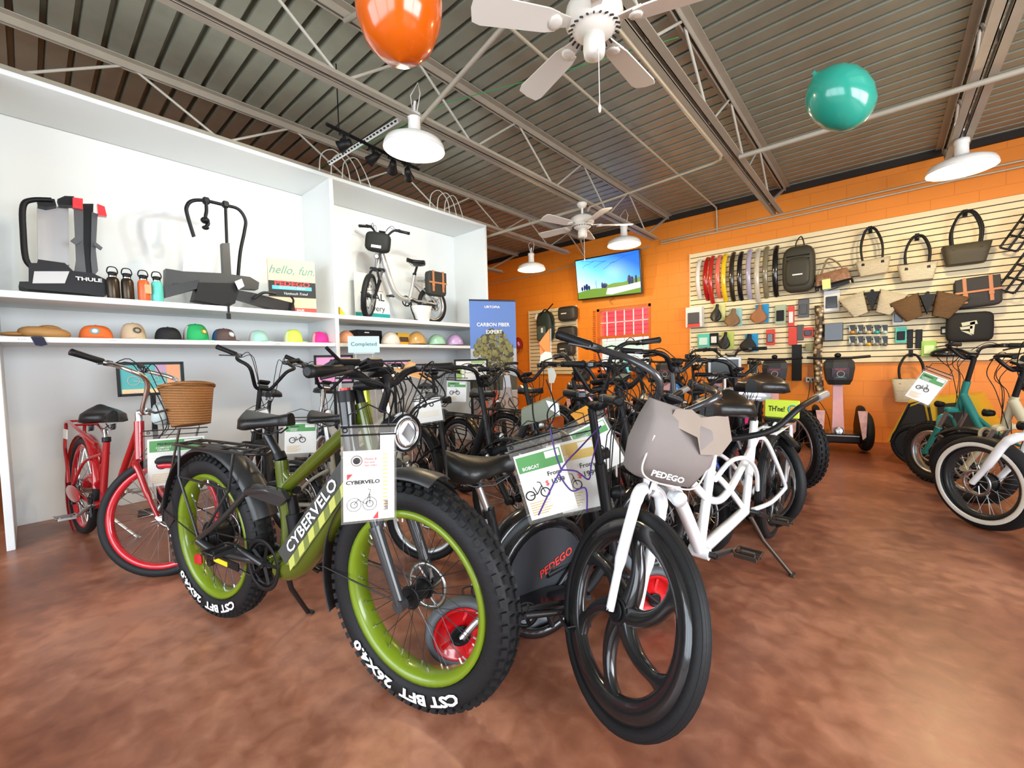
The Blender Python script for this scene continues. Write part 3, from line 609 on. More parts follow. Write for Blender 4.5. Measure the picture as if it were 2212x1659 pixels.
mb=MB(); mb.ell((-.02,0,.28),(.2,.1,.32),n=18,e=.6); mb.build('carrier_body',K('bottle_green',(.02,.035,.028),.6),o)
mb=MB(); mb.ell((-.05,-.09,.14),(.11,.05,.16),n=14,e=.4); mb.build('pocket',K('grey_green',(.07,.10,.09),.6),o)
mb=MB(); mb.tube(spl([(-.1,-.08,.5),(.05,-.1,.62),(.18,-.08,.5),(.22,-.05,.3)],4),.014,6); mb.tube([(0,-.05,.55),(.24,-.08,.72)],.012,6); mb.build('strap',black,o)
mb=MB(); mb.box((-.16,-.12,.5),(.05,.004,.11),rot=(0,.4,0)); mb.box((.0,-.15,.2),(.05,.004,.1)); mb.build('price_tag',paper,o)
# roll-up banner stand at the end of the shelving
a=W(1013,643,d=5.85); b=W(1113,655,d=6.05)
o=thing('roll_up_banner','blue roll-up banner with a leafy tree and two cyclists at the shelf end','banner',((a.x+b.x)/2,(a.y+b.y)/2,0),math.atan2(b.y-a.y,b.x-a.x)); bw=(b-a).xy.length; bh=(a.z+b.z)/2
mb=MB(); bm_=[K('banner_blue',(.10,.20,.52),.5),K('banner_haze',(.42,.45,.50),.5),K('banner_tree',(.22,.20,.07),.6,noise=.75,nscale=22),K('banner_ground',(.45,.36,.30),.6),K('banner_tree_dark',(.07,.06,.03),.6,noise=.6,nscale=30)]
mb.box((0,0,bh/2),(bw,.006,bh),0); mb.box((0,-.004,bh*.52),(bw,.002,bh*.30),1); mb.box((0,-.004,bh*.19),(bw,.003,bh*.36),3)
rb=random.Random(5)
for k in range(420):
    a_=rb.uniform(0,2*PI); r__=rb.uniform(0,1)**.6; xx=math.cos(a_)*r__*.40; zz=math.sin(a_)*r__; rr_=rb.uniform(.018,.045)
    xx=max(-.5+rr_/bw*1.05,min(.5-rr_/bw*1.05,xx)); mb.ell((xx*bw,-.0062-.000012*k,bh*(.64+.16*zz)),(rr_,.0006,rr_*.8),mi=2 if k%3 else 4,n=8)
mb.prism([(x*bw*.5,-.0065,z*bh) for x,z in ((-1,.38),(-1,.47),(-.5,.5),(0,.46),(.5,.5),(1,.47),(1,.38))],(0,-.001,0),4)
mb.build('banner_cloth',bm_,o)
T=lambda x,z,y=-.0135:plane_T((x,y,z),(1,0,0),(0,0,1))
mb=MB(); mb.text('URTOPIA',.045,T(-.01,bh*.955),bold=.02,sx=1.2); mb.text('CARBON FIBER',.070,T(0,bh*.835),bold=.02); mb.text('EXPERT',.070,T(.01,bh*.785),bold=.02); mb.build('lettering',K('pure_white_ink',(.9,.9,.9),.5),o)
skin=K('print_skin',(.6,.36,.26),.6)
for cx_,cm,lb in ((-.2,K('print_pink',(.65,.38,.33),.6),0),(.17,K('print_shirt',(.55,.62,.75),.6),1)):
    mb=MB(); z0=bh*.40
    for q,mi in (([(-.04,.17),(.05,.17),(.07,.0),(-.05,.0)],0),([(-.05,0),(.07,0),(.09,-.16),(.02,-.17),(.0,-.06),(-.03,-.2),(-.08,-.2)],1)): mb.prism([(cx_+x,-.0085,z0+z) for x,z in q],(0,-.001,0),mi)
    mb.ell((cx_+.01,-.009,z0+.205),(.028,.001,.034),mi=2,n=10); mb.ell((cx_+.01,-.0095,z0+.228),(.032,.001,.02),mi=3,n=10)
    for dx in (-.1,.1): mb.ring((cx_+dx,-.009,z0-.22),(0,1,0),.075,.005,.001,20,4,3)
    mb.tube([(cx_-.1,-.009,z0-.22),(cx_,-.009,z0-.08),(cx_+.1,-.009,z0-.22),(cx_+.06,-.009,z0-.02)],.004,4,3)
    mb.build('printed_cyclist',[cm,K('print_trousers',(.4,.36,.36),.6),skin,ink],o)
mb=MB(); mb.cyl((-bw/2,0,bh),(bw/2,0,bh),.012,8); mb.box((0,0,.035),(bw+.02,.16,.07),b=.01); mb.cyl((0,.03,.05),(0,.03,bh),.009,6); mb.build('banner_frame',dkmetal,o)
# ================================================================ bicycles
def tyre_mesh(mb,c,ax,Ro,h,w_,n=56,knob=0,rib=0,mi=0):
    mb.ring(c,ax,Ro-h/2,h/2,w_/2,n,12,mi,.8)
    a,b,x=frame_of(ax); c=V(c)
    if knob:
        for k in range(knob):
            for j,off in enumerate((-.46,-.17,.17,.46)):
                q=2*PI*(k+(.5 if j%2 else 0))/knob; d=a*math.cos(q)+b*math.sin(q); tn=(-a*math.sin(q)+b*math.cos(q)); e=abs(off)>.3
                rad=Ro-(.012 if e else -.001); nrm=(d+x*(1.1*math.copysign(1,off))).normalized() if e else d
                Q=M((tn,nrm.cross(tn),nrm)).transposed(); L=2*PI*Ro/knob
                mb.box(c+d*rad+x*off*w_*(.93 if e else 1),(L*.55,w_*.17,.011),mi,rot=Q)
def wheel(root,name,c,sp,T=None,front=True):
    Ro=sp['Rf' if front else 'Rr']; w_=sp.get('tw',.055); h=sp.get('th',w_*.9); rw=sp.get('rw',w_*.55); style=sp.get('wheel','spoke'); ax=(0,1,0); c=V(c); Ri=Ro-h
    rm,sm_,tm=sp.get('rimm',alu),sp.get('spokem',alu),sp.get('tyrem',rub)
    hubr=sp.get('hubf',.022) if front else sp.get('hubr',.055)
    mb=MB(T)
    if style=='spoke':
        mb.lathe([(Ri+.006,-rw/2),(Ri+.006,rw/2),(Ri-.008,rw/2),(Ri-.022,rw*.36),(Ri-.024,0),(Ri-.022,-rw*.36),(Ri-.008,-rw/2)],c,ax,56,0,True)
    elif style=='mag':
        mb.lathe([(Ri+.006,-.020),(Ri+.006,.020),(Ri-.02,.024),(Ri-.05,.020),(Ri-.062,.010),(Ri-.064,0),(Ri-.062,-.010),(Ri-.05,-.020),(Ri-.02,-.024)],c,ax,56,0,True)
        for k in range(6):
            q0=2*PI*k/6+sp.get('magoff',0); inner=[]; K_=16; Re=Ri-.038
            for i in range(K_+1):
                t=i/K_; rr_=.028+(Re-.028)*t; q=q0+.62*sp.get('magdir',1)*t**1.3; wd=.022+.012*(1-t)**3+.050*max(0,(t-.72)/.28)**2.2
                p=V((math.cos(q),0,math.sin(q)))*rr_; tn=V((-math.sin(q),0,math.cos(q))); dep_=.026-.010*t; sec=[]
                for j in range(12):
                    a_=2*PI*j/12; sec.append(c+p+tn*wd*math.copysign(abs(math.cos(a_))**.7,math.cos(a_))+V((0,dep_*math.copysign(abs(math.sin(a_))**.7,math.sin(a_)),0)))
                inner.append(sec)
            mb.loft(inner,0)
        mb.cyl(c-V((0,.03,0)),c+V((0,.03,0)),.042,24,0)
    elif style=='solid':
        mb.lathe([(Ri+.004,-rw/2),(Ri+.004,rw/2),(Ri-.01,rw/2),(Ri-.015,rw*.25),(.03,rw*.35),(.0,rw*.35)],c,ax,40); mb.lathe([(Ri+.004,-rw/2),(Ri-.01,-rw/2),(Ri-.015,-rw*.25),(.03,-rw*.35),(.0,-rw*.35)],c,ax,40)
        for k in range(5):
            q=2*PI*k/5; mb.box(c+V((math.cos(q)*Ri*.6,0,math.sin(q)*Ri*.6)),(Ri*.5,rw*.7,.012),0,rot=(0,-q,0))
    mb.cyl(c-V((0,.038,0)),c+V((0,.038,0)),hubr,20,1); mb.cyl(c-V((0,w_/2+.045,0)),c+V((0,w_/2+.045,0)),.008,8,1)
    for s in (-1,1): mb.ring(c+V((0,s*.036,0)),ax,hubr+.004,.006,.003,20,6,1)
    o=mb.build(name,[rm,sp.get('hubm',black)],root)
    mb=MB(T); tyre_mesh(mb,c,ax,Ro,h,w_,sp.get('tn',56),sp.get('knob',0),mi=0)
    mats=[tm]
    if sp.get('rib'):
        for k in (-.5,-.2,.2,.5): mb.ring(c+V((0,k*w_*.6,0)),ax,Ro-.0005-abs(k)*.006,.0022,.0022,56,4)
    if sp.get('wall'): 
        for s in (-1,1): mb.ring(c+V((0,s*w_*.47,0)),ax,Ri+h*.36,h*.24,.004,56,6,1)
        mats.append(sp['wall'])
    if sp.get('tyretext'):
        TT=(T if T else M.Identity(4)); mats.append(K('tyre_letter_white',(.85,.85,.85),.5)); mi=len(mats)-1
        for rot0 in sp['tyretext'][1]:
            # letters wrap the right-hand sidewall, tops outward; local x of the arc plane runs forward
            B=TT@M.Translation(c+V((0,-w_*.5-.0035,0)))@M.Rotation(PI/2,4,'X')
            mb2=MB(B); mb2.text(sp['tyretext'][0],h*.50,M.Identity(4),mi,bold=.045,sx=1.5,arc=(Ri+h*.47,R(rot0)))
            TTi=mb.T; mb.T=None; mb.add(mb2.v,mb2.f,mi); mb.T=TTi
    mb.build('tyre',mats,o)
    if style=='spoke':
        mb=MB(T); N=sp.get('ns',28); fr=hubr+.004; r_=sp.get('spr',.0013)
        for k in range(N):
            q=2*PI*k/N; s=1 if k%2 else -1; q2=q+(.55 if (k//2)%2 else -.55)
            if hubr>.04: q2=q+(.35 if (k//2)%2 else -.35)
            p=c+V((math.cos(q)*(Ri-.022),s*rw*.12,math.sin(q)*(Ri-.022))); h_=c+V((math.cos(q2)*fr,s*.036,math.sin(q2)*fr)); mb.tube([h_,p],r_,4,0,cap=False)
            if sp.get('nip'): mb.tube([p,p+(h_-p).normalized()*.018],r_*2.6,4,1)
        mb.build('spokes',[sm_,alu],o)
    if sp.get('disc',1) and style!='solid':
        mb=MB(T); dc=c+V((0,.052,0)); mb.ring(dc,ax,.076,.010,.0012,40,4,0)
        for k in range(8):
            q=2*PI*k/8; mb.tube([dc+V((math.cos(q)*.022,0,math.sin(q)*.022)),dc+V((math.cos(q+.5)*.07,0,math.sin(q+.5)*.07))],.0035,4)
        mb.build('brake_rotor',alu,o)
    return o
def arc_fender(root,name,c,Rr,a0,a1,w_,m,T=None,stay=None,th=.003,n=24):
    mb=MB(T); c=V(c); secs=[]
    for i in range(n+1):
        q=R(a0+(a1-a0)*i/n); d=V((math.cos(q),0,math.sin(q))); sec=[]
        for k in range(7): s=-1+k/3; sec.append(c+d*(Rr+w_*.22*(1-s*s))+V((0,s*w_/2,0)))
        for k in range(7): s=1-k/3; sec.append(c+d*(Rr+w_*.22*(1-s*s)-th)+V((0,s*(w_/2-.002),0)))
        secs.append(sec)
    mb.loft(secs); o=mb.build(name,m,root)
    if stay:
        mb=MB(T)
        for a in stay:
            q=R(a); d=V((math.cos(q),0,math.sin(q)))
            for s in (-1,1): mb.tube([c+V((0,s*(w_/2+.02),0)),c+d*(Rr-.005)+V((0,s*w_/2,0))],.003,5)
        mb.build('fender_stay',sp_stay,o)
sp_stay=dkmetal
def pedal(root,c,m=None,name='pedal',rz=0):
    mb=MB(); c=V(c); m=m or dkmetal
    for s in (-1,1):
        mb.tube([c+V(p) for p in ((-.045,s*.045,.008),(-.03,s*.05,.012),(.03,s*.05,.012),(.045,s*.045,.008))],.004,5); mb.box(c+V((s*.046,0,0)),(.007,.088,.018),b=.002)
    mb.cyl(c+V((0,-.05,0)),c+V((0,.05,0)),.009,8); mb.box(c,(.025,.06,.02),b=.004)
    return mb.build(name,m,root)
BK={}
def bike(name,label,rear,front,sp,cat='bicycle',group=None):
    d=V((front[0]-rear[0],front[1]-rear[1],0)); wb=sp.get('wb',d.length); hd=math.atan2(d.y,d.x)
    Rf,Rr=sp['Rf'],sp['Rr']; fm=sp['frame']; hb,ht=V((sp['hb'][0],0,sp['hb'][1])),V((sp['ht'][0],0,sp['ht'][1])); ax=(ht-hb).normalized()
    S=M.Translation(hb)@M.Rotation(R(sp.get('steer',0)),4,ax)@M.Translation(-hb)
    tw=sp.get('tw',.055); ra=V((0,0,Rr)); hw=tw/2+.032; shf=0; rxl=-R(sp.get('lean',0)); tgt=V((front[0],front[1],0)); aim=tgt.copy()
    for it in range(8 if sp.get('fit',1) and sp.get('steer',0) else 0):   # swing and stretch the bike until the turned front wheel stands where it should
        d=aim-V((rear[0],rear[1],0)); wb=d.length; hd=math.atan2(d.y,d.x); shf=wb-sp['wb0']
        S=M.Translation(V((shf,0,0)))@M.Translation(hb)@M.Rotation(R(sp.get('steer',0)),4,ax)@M.Translation(-hb)@M.Translation(V((-shf,0,0)))
        Mx=M.Translation((rear[0],rear[1],0))@Euler((rxl,0,hd)).to_matrix().to_4x4()@S; fc=Mx@V((wb,0,Rf)); wax=(Mx.to_3x3()@V((0,1,0))).normalized(); dn=V((0,0,-1)); dn=(dn-wax*dn.dot(wax)).normalized(); low=fc+dn*Rf
        aim=aim+(tgt-V((low.x,low.y,0)))
    sh_=lambda p:V((p[0]+shf,)+tuple(p[1:]))
    if shf:
        hb=hb+V((shf,0,0)); ht=ht+V((shf,0,0)); k_=lambda x:x*(1+shf/sp['wb0'])
        sp=dict(sp); sp['bb']=(k_(sp['bb'][0]),sp['bb'][1]); sp['bb2']=[(k_(a),b) for a,b in sp.get('bb2',[])]
        sp['tubes']=[([(k_(p[0]),)+tuple(p[1:]) for p in t[0]],)+tuple(t[1:]) for t in sp['tubes']]; sp['stays']=[([(k_(p[0]),)+tuple(p[1:]) for p in t[0]],)+tuple(t[1:]) for t in sp.get('stays',[])]
        if sp.get('saddle'): sp['saddle']=(k_(sp['saddle'][0]),sp['saddle'][1]); sp['seat']=(k_(sp['seat'][0]),sp['seat'][1])
    fa=V((wb if shf or 'fx' not in sp else sp['fx'],0,Rf))
    root=thing(name,label,cat,(rear[0],rear[1],0),hd,group,rx=rxl); root_k=(1+shf/sp.get('wb0',1)); BK['shf']=shf; BK['k']=root_k; BK['wb']=wb
    wheel(root,'rear_wheel',ra,sp,None,False); wheel(root,'front_wheel',fa,sp,S,True)
    # frame
    mb=MB(); mb.cyl(hb-ax*.01,ht+ax*.01,.024,14); mb.cyl(V((sp['bb'][0],-.04,sp['bb'][1])),V((sp['bb'][0],.04,sp['bb'][1])),.026,14)
    for t in sp['tubes']:
        pts=[V((p[0],p[2] if len(p)>2 else 0,p[1])) for p in t[0]]; pts=spl(pts,6) if len(pts)>2 else pts
        r_=t[1]; r_=[r_[0]+(r_[1]-r_[0])*i/(len(pts)-1) for i in range(len(pts))] if isinstance(r_,tuple) else r_
        mb.tube(pts,r_,12,t[2] if len(t)>2 else 0)
    for t in sp.get('stays',[]):
        for s in (-1,1):
            pts=[V((p[0],s*p[2],p[1])) for p in t[0]]; pts=spl(pts,5) if len(pts)>2 else pts; mb.tube(pts,t[1],9,t[2] if len(t)>2 else 0)
    fr=mb.build('frame',sp.get('fmats',[fm,black]),root)
    # fork
    mb=MB(S); fo=sp.get('forkm',fm); crown=hb-ax*.02
    if sp.get('fork','rigid')=='susp':
        for s in (-1,1):
            top=crown+V((.0,s*hw,0)); bot=fa+V((0,s*hw,0)); mid=top.lerp(bot,.42)
            mb.cyl(top+ax*.02,mid,.015,12,1); mb.cyl(mid,bot,.021,14,0,.017); mb.cyl(mid+(top-mid)*.0,mid+(top-mid)*.06,.024,14,0); mb.cyl(bot-V((0,.015,0)),bot+V((0,.015,0)),.022,12,0)
        mb.box(crown+ax*.005,(.055,hw*2+.05,.04),0,rot=(0,math.atan2(ax.x,ax.z),0),b=.012); mid=crown.lerp(fa,.45)
        mb.tube(spl([mid+V((0,-hw,0)),mid+V((.02,-hw*.7,.10)),mid+V((.02,0,.13)),mid+V((.02,hw*.7,.10)),mid+V((0,hw,0))],4),.012,8,0)
    else:
        r_=sp.get('fr',.016)
        for s in (-1,1):
            bot=fa+V((0,s*hw,0)); mb.tube(spl([crown+V((0,s*.012,0)),crown+V((.01,s*hw*.75,-.012)),crown.lerp(fa,.18)+V((.012,s*hw,0)),crown.lerp(fa,.6)+V((.0,s*hw,0)),bot],5),[r_*1.15]*9+[r_]*7+[r_*.72]*5,10,0)
        mb.cyl(crown-ax*.0,crown+ax*.05,.022,12,0)
    mb.build('fork',[fo,sp.get('stanch',alu)],root)
    # handlebar
    st=ht+ax*sp.get('stem',.06); hd_=sp.get('bar',{}); bwid=hd_.get('w',.33); rise=hd_.get('rise',.06); sweep=hd_.get('sweep',.10); fwd=hd_.get('fwd',.04); br=hd_.get('r',.0125); sh=hd_.get('drop',0)
    mb=MB(S); mb.cyl(ht,st,.017,12,0); bc=st+V((fwd,0,.01)); mb.cyl(st,bc,.019,10,0); mb.cyl(bc+V((0,-.03,0)),bc+V((0,.03,0)),.02,12,0); mb.build('stem',sp.get('stemm',black),root)
    mb=MB(S); ends=[]
    L=[]
    for s in (-1,1):
        pts=[bc,bc+V((0,s*.05,0)),bc+V((hd_.get('fx',.0),s*.12,rise*.75)),bc+V((hd_.get('fx',.0)*.6-sweep*.15,s*.19,rise)),bc+V((-sweep*.6,s*(bwid-.10),rise-sh*.5)),bc+V((-sweep,s*bwid,rise-sh))]
        L.append(spl(pts,5))
    mb.tube(L[0][::-1]+L[1][1:],br,10); hbo=mb.build('handlebar',sp.get('barm',black),root)
    for s,pp in ((-1,L[0]),(1,L[1])):
        e,i_=pp[-1],pp[-5]; dd=(e-i_).normalized(); gl=hd_.get('grip',.125)
        mb=MB(S); mb.tube([e-dd*gl,e-dd*gl*.95,e-dd*gl*.5,e-dd*.01,e+dd*.008,e+dd*.012],[.015,.018,.0165,.018,.019,.012],12); mb.build('grip',sp.get('gripm',black),hbo)
        g=e-dd*(gl+.02); mb=MB(S); mb.box(g,(.035,.04,.03),b=.006); mb.tube(spl([g+V((.02,0,-.005)),g+V((.045,s*.02,-.005)),g+V((.05,s*.08,-.012)),g+V((.045,s*.13,-.02))],4),.005,6); mb.build('brake_lever',sp.get('leverm',dkmetal),hbo)
        if sp.get('cables',1):
            mb=MB(S); tgt=hb+V((.03,s*.02,-.05)) if s<0 else hb+V((-.03,.02,-.02))
            mb.tube(spl([g+V((.02,-s*.01,.0)),g+V((.10,-s*.05,.02)),bc+V((.13,s*.05,-.02)),bc+V((.09,s*.03,-.16)),tgt],5),.0028,5)
            mb.tube(spl([g+V((.01,-s*.02,-.01)),g+V((.08,-s*.08,-.0)),bc+V((.10,s*.03,-.06)),bc+V((.05,-s*.02,-.18)),tgt+V((0,-s*.03,-.05))],5),.0025,5); mb.build('brake_cable',black,hbo)
    if sp.get('display',1):
        mb=MB(S@M.Translation(bc+V((-.01,0,.04)))@M.Rotation(R(-25),4,'Y')); mb.box((0,0,0),(.06,.075,.018),0,b=.005); mb.box((0,0,.0095),(.045,.06,.002),1); mb.build('display',[black,K('lcd',(.25,.27,.2),.25)],hbo)
    # saddle, post, cranks
    if sp.get('saddle'):
        sx_,sz_=sp['saddle']; q0=sp['seat']; mb=MB(); mb.cyl(V((q0[0],0,q0[1])),V((sx_-.01,0,sz_-.02)),sp.get('spr2',.015),12); mb.cyl(V((q0[0],0,q0[1])),V((q0[0],0,q0[1]))+(V((sx_,0,sz_))-V((q0[0],0,q0[1]))).normalized()*.03,.024,12,1); mb.build('seat_post',[sp.get('postm',black),black],root)
        mb=MB(M.Translation((sx_,0,sz_))@M.Rotation(R(sp.get('stilt',0)),4,'Y')); saddle_mesh(mb,(0.01,0,-.005),sp.get('sl',.27),sp.get('sw',.19),sp.get('sh',.075)); so=mb.build('saddle',sp.get('saddlem',vinyl),root)
        mb=MB()
        for s in (-1,1):
            mb.tube([V((sx_-.09,s*.02,sz_+.012)),V((sx_-.03,s*.022,sz_-.012)),V((sx_+.05,s*.022,sz_-.012)),V((sx_+.11,s*.012,sz_+.015))],.0035,6); 
            if sp.get('springs'): mb.tube([V((sx_-.08+.004*math.cos(i),s*.055+.014*math.sin(i*1.2),sz_+.01-i*.0016)) for i in range(26)],.003,5)
        mb.build('saddle_rail',dkmetal,so)
    for n_,(bx,bz) in enumerate([sp['bb']]+sp.get('bb2',[])):
        cr=sp.get('cr',.062); mb=MB(); y0=-.055; a=R(sp.get('crank',20)+n_*15); L_=.165
        p1=V((bx+math.cos(a)*L_,-.085,bz+math.sin(a)*L_)); p2=V((bx-math.cos(a)*L_,.085,bz-math.sin(a)*L_))
        mb.tube([V((bx,-.06,bz)),p1],[.015,.010],8); mb.tube([V((bx,.06,bz)),p2],[.015,.010],8); mb.cyl((bx,-.07,bz),(bx,.07,bz),.013,12)
        co=mb.build('crankset',sp.get('crankm',dkmetal),root)
        mb=MB(); c_=V((bx,y0,bz)); mb.ring(c_,(0,1,0),cr,.009,.002,36,4); 
        for k in range(5): q=2*PI*k/5; mb.tube([c_,c_+V((math.cos(q)*cr,0,math.sin(q)*cr))],.008,4)
        if sp.get('guard'): mb.ring(c_+V((0,-.008,0)),(0,1,0),cr+.016,.010,.003,36,6)
        mb.build('chainring',sp.get('crankm2',black),co)
        pedal(co,p1+V((0,-.06,0)),sp.get('pedalm')); pedal(co,p2+V((0,.06,0)),sp.get('pedalm'))
        if n_==0 and sp.get('chain',1):
            mb=MB(); rc=V((0,y0,Rr)); r2=.035; dd=(c_-rc).normalized(); nn=V((-dd.z,0,dd.x)); 
            mb.tube([rc+nn*r2,c_+nn*cr],.0035,5); mb.tube([rc-nn*r2,rc+dd*.06-nn*.06,c_-nn*cr],.0035,5); mb.build('chain',dkmetal,root)
            mb=MB(); 
            for i in range(5): mb.ring(rc+V((0,.004*i,0)),(0,1,0),.03+.004*i,.004,.0012,24,4)
            mb.tube([rc,rc+V((.02,-.01,-.05)),rc+V((.05,-.01,-.10))],.012,6); mb.cyl(rc+V((.05,-.02,-.10)),rc+V((.05,.0,-.10)),.018,12); mb.build('derailleur',dkmetal,root)
    if sp.get('rack'):
        rk=sp['rack']; z=rk[2]; mb=MB(); x0,x1=rk[0],rk[1]; hw2=.065
        mb.tube(spl([(x1,-hw2,z),(x0+.04,-hw2,z),(x0,-hw2*.5,z),(x0,hw2*.5,z),(x0+.04,hw2,z),(x1,hw2,z)],4),.007,8); mb.tube([(x0,0,z),(x1,0,z)],.006,6)
        for i in range(4): mb.tube([(x0+.05+(x1-x0-.1)*i/3,-hw2,z),(x0+.05+(x1-x0-.1)*i/3,hw2,z)],.005,6)
        mb.tube([(x1,-hw2,z),(x1+.05,0,z-.01),(x1,hw2,z)],.007,6)
        for s in (-1,1):
            mb.tube([(x0+.06,s*hw2,z),(x0+.08,s*hw,z-.14),(-.01,s*hw,Rr+.01)],.006,7); mb.tube([(x1-.08,s*hw2,z),(x1-.10,s*hw,z-.16),(.01,s*hw,Rr+.01)],.006,7); mb.tube([(x0+.08,s*hw,z-.14),(x1-.10,s*hw,z-.16)],.005,6)
        mb.build('rear_rack',sp.get('rackm',black),root)
    if sp.get('fend'):
        fmn=sp.get('fendm',black); arc_fender(root,'rear_fender',ra,Rr+.022,sp.get('fa0',10),sp.get('fa1',200),tw+.02,fmn,None,(190,150)); arc_fender(root,'front_fender',fa,Rf+.022,sp.get('ff0',30),sp.get('ff1',165),tw+.02,fmn,S,(150,))
    if sp.get('kick'):
        kx,kz,tx,ty=sp['kick']; mb=MB(); mb.tube([(kx,.03,kz),(tx*.4+kx*.6,ty*.4,kz*.6),(tx,ty,.012)],[.013,.011,.010],8); mb.box((tx,ty+.01,.01),(.05,.02,.012),b=.003); mb.build('kickstand',sp.get('kickm',dkmetal),root)
    if sp.get('light',1):
        lp=sp.get('lightp',hb+V((.05,0,.06))) ; mb=MB(S@M.Translation(V(lp))); r_=sp.get('lr',.028)
        mb.lathe([(0,-.04),(r_*.7,-.035),(r_,-.0),(r_,.02),(r_*.9,.022)],(0,0,0),(1,0,0),20,0); mb.ell((.018,0,0),(.012,r_*.9,r_*.9),mi=1,n=16); 
        if r_>.035:
            mb.ring((.025,0,0),(1,0,0),r_*.62,.004,.004,24,6,2); mb.box((.03,0,.0),(.006,r_*.5,r_*.5),2,rot=(PI/4,0,0))
        mb.build('headlight',[black,K('lens_clear',(.75,.78,.8),.08,.2,coat=.8),chrome],root)
    return root,S
# ---------------------------------------------------------------- green fat-tyre bike (nearest on the left)
olg=K('olive_green_paint',(.075,.105,.007),.2,coat=.8); limer=K('lime_rim',(.17,.25,.010),.3,coat=.4)
fat=dict(Rf=.378,Rr=.378,tw=.100,th=.092,rw=.078,frame=olg,hb=(1.045,.80),ht=(.985,1.01),bb=(.44,.345),fork='susp',forkm=K('fork_satin_black',(.03,.031,.033),.3,coat=.3),stanch=dkmetal,
 tubes=[([(.995,.975),(.78,.83),(.535,.665)],(.030,.024)),([(1.03,.84),(.86,.63),(.62,.38),(.50,.325)],(.052,.060)),([(.505,.775),(.512,.68),(.53,.56),(.52,.42),(.45,.34)],(.026,.030)),([(.505,.745),(.56,.70),(.64,.725)],.014)],
 stays=[([(0,.378,.085),(.12,.345,.075),(.36,.35,.06),(.43,.345,.03)],.017,1),([(0,.385,.085),(.18,.50,.075),(.34,.635,.05)],.013,1),([(.34,.635,.05),(.45,.655,.045),(.555,.645,.03)],.018,1)],fmats=[olg,K('satin_black_paint',(.02,.021,.022),.3,coat=.3)],
 saddle=(.43,.895),seat=(.505,.775),sl=.29,sw=.18,sh=.075,stilt=-3,postm=dkmetal,spr2=.017,bar=dict(w=.32,rise=.05,sweep=-.05,fwd=.13,grip=.13,r=.014),stem=.075,knob=62,rimm=limer,spokem=dkmetal,nip=1,ns=36,tn=72,hubr=.06,hubf=.03,spr=.0013,
 rack=(-.23,.36,.80),rackm=K('satin_black_paint'),crank=158,cr=.085,guard=1,light=0,
 tyretext=('CST BFT  26X4.0',(0,)),kick=(.45,.30,.40,.16))
# right-hand sidewall faces the camera: one legend low on each wheel, read from the right, tops outward
fat['tyretext']=('CST BFT  26X4.0',(-97,))
GB,GS=bike('fat_tyre_bicycle','olive green fat-tyre electric bicycle with lime rims at the front left',(-2.366,.562),(-1.187,.838),fat)
arc_fender(GB,'rear_fender',(0,0,.378),.405,20,178,.115,K('fender_black',(.03,.03,.031),.35),None,(168,))
mb=MB(); mb.prism([(-.42,-.05,.42),(-.30,-.055,.52),(-.29,-.055,.42),(-.36,-.05,.36)],(0,.1,0)); mb.build('mud_flap',K('fender_black'),GB)
arc_fender(GB,'front_fender',(1.21,0,.378),.405,74,200,.115,K('fender_black'),None,(175,))
# battery-side decals on the down tube
mb=MB(); a=V((.585,-.062,.385)); b=V((.975,-.058,.80)); u=(b-a).normalized(); nn=V((-u.z,0,u.x))
mb.prism([a+nn*.052,b+nn*.045,b-nn*.01,a-nn*.01],(0,.004,0),0); mb.prism([a-nn*.012,b-nn*.012,b-nn*.045,a+u*.04-nn*.05],(0,.004,0),2)
for k in range(6): q=a+u*(.03+.09*k); mb.prism([q-nn*.013,q+u*.045-nn*.013,q+u*.02-nn*.046,q-u*.025-nn*.046],(0,-.002,0),1)
mb.text('CYBERVELO',.058,plane_T(a+u*.27+nn*.017+V((0,-.003,0)),u,nn),3,bold=.02,sx=1.35); mb.build('frame_decal',[K('decal_slate',(.06,.065,.06),.35),K('decal_lime',(.50,.52,.12),.4),K('decal_olive',(.17,.20,.05),.4),K('decal_white',(.85,.85,.85),.4)],GB)
mb=MB(); mb.prism([(.34,-.06,.625),(.40,-.062,.675),(.57,-.05,.665),(.60,-.05,.635),(.55,-.052,.60)],(0,.02,0)); mb.build('suspension_link',K('link_black',(.05,.05,.05),.25,.4),GB)
mb=MB(); mb.cyl((.56,0,.63),(.60,0,.42),.020,12); mb.cyl((.575,0,.56),(.595,0,.45),.034,14); mb.build('rear_shock',black,GB)
mb=MB(); mb.box((.20,-.092,.325),(.24,.012,.035),0,rot=(0,.05,0),b=.004); mb.box((.20,-.10,.325),(.10,.003,.02),1,rot=(0,.05,0)); mb.box((.02,-.10,.30),(.05,.02,.05),2,b=.01); mb.build('chain_guard',[black,K('decal_yellow',(.85,.6,.02),.4),K('derailleur_red',(.5,.02,.02),.4)],GB)
mb=MB(M.Translation((1.17,-.02,.93))); mb.lathe([(0,-.05),(.045,-.045),(.062,-.01),(.064,.03)],(0,0,0),(1,-.1,0),28,0); mb.ell((.02,0,0),(.026,.058,.068),mi=1,n=24); mb.ring((.042,0,0),(1,-.1,0),.045,.005,.006,28,6,2); mb.box((.044,0,0),(.008,.045,.05),2,rot=(PI/4,0,0)); mb.ring((.035,0,0),(1,-.1,0),.060,.004,.012,28,6,0)
mb.build('headlight',[black,K('lens_clear',(.75,.78,.8),.08,.2,coat=.8),K('reflector_silver',(.8,.8,.82),.12,1)],GB)
mb=MB(); mb.tube(spl([(1.10,-.02,1.00),(1.14,-.03,1.07),(1.13,-.02,1.12)],6),.013,8); mb.build('lamp_hose',black,GB)
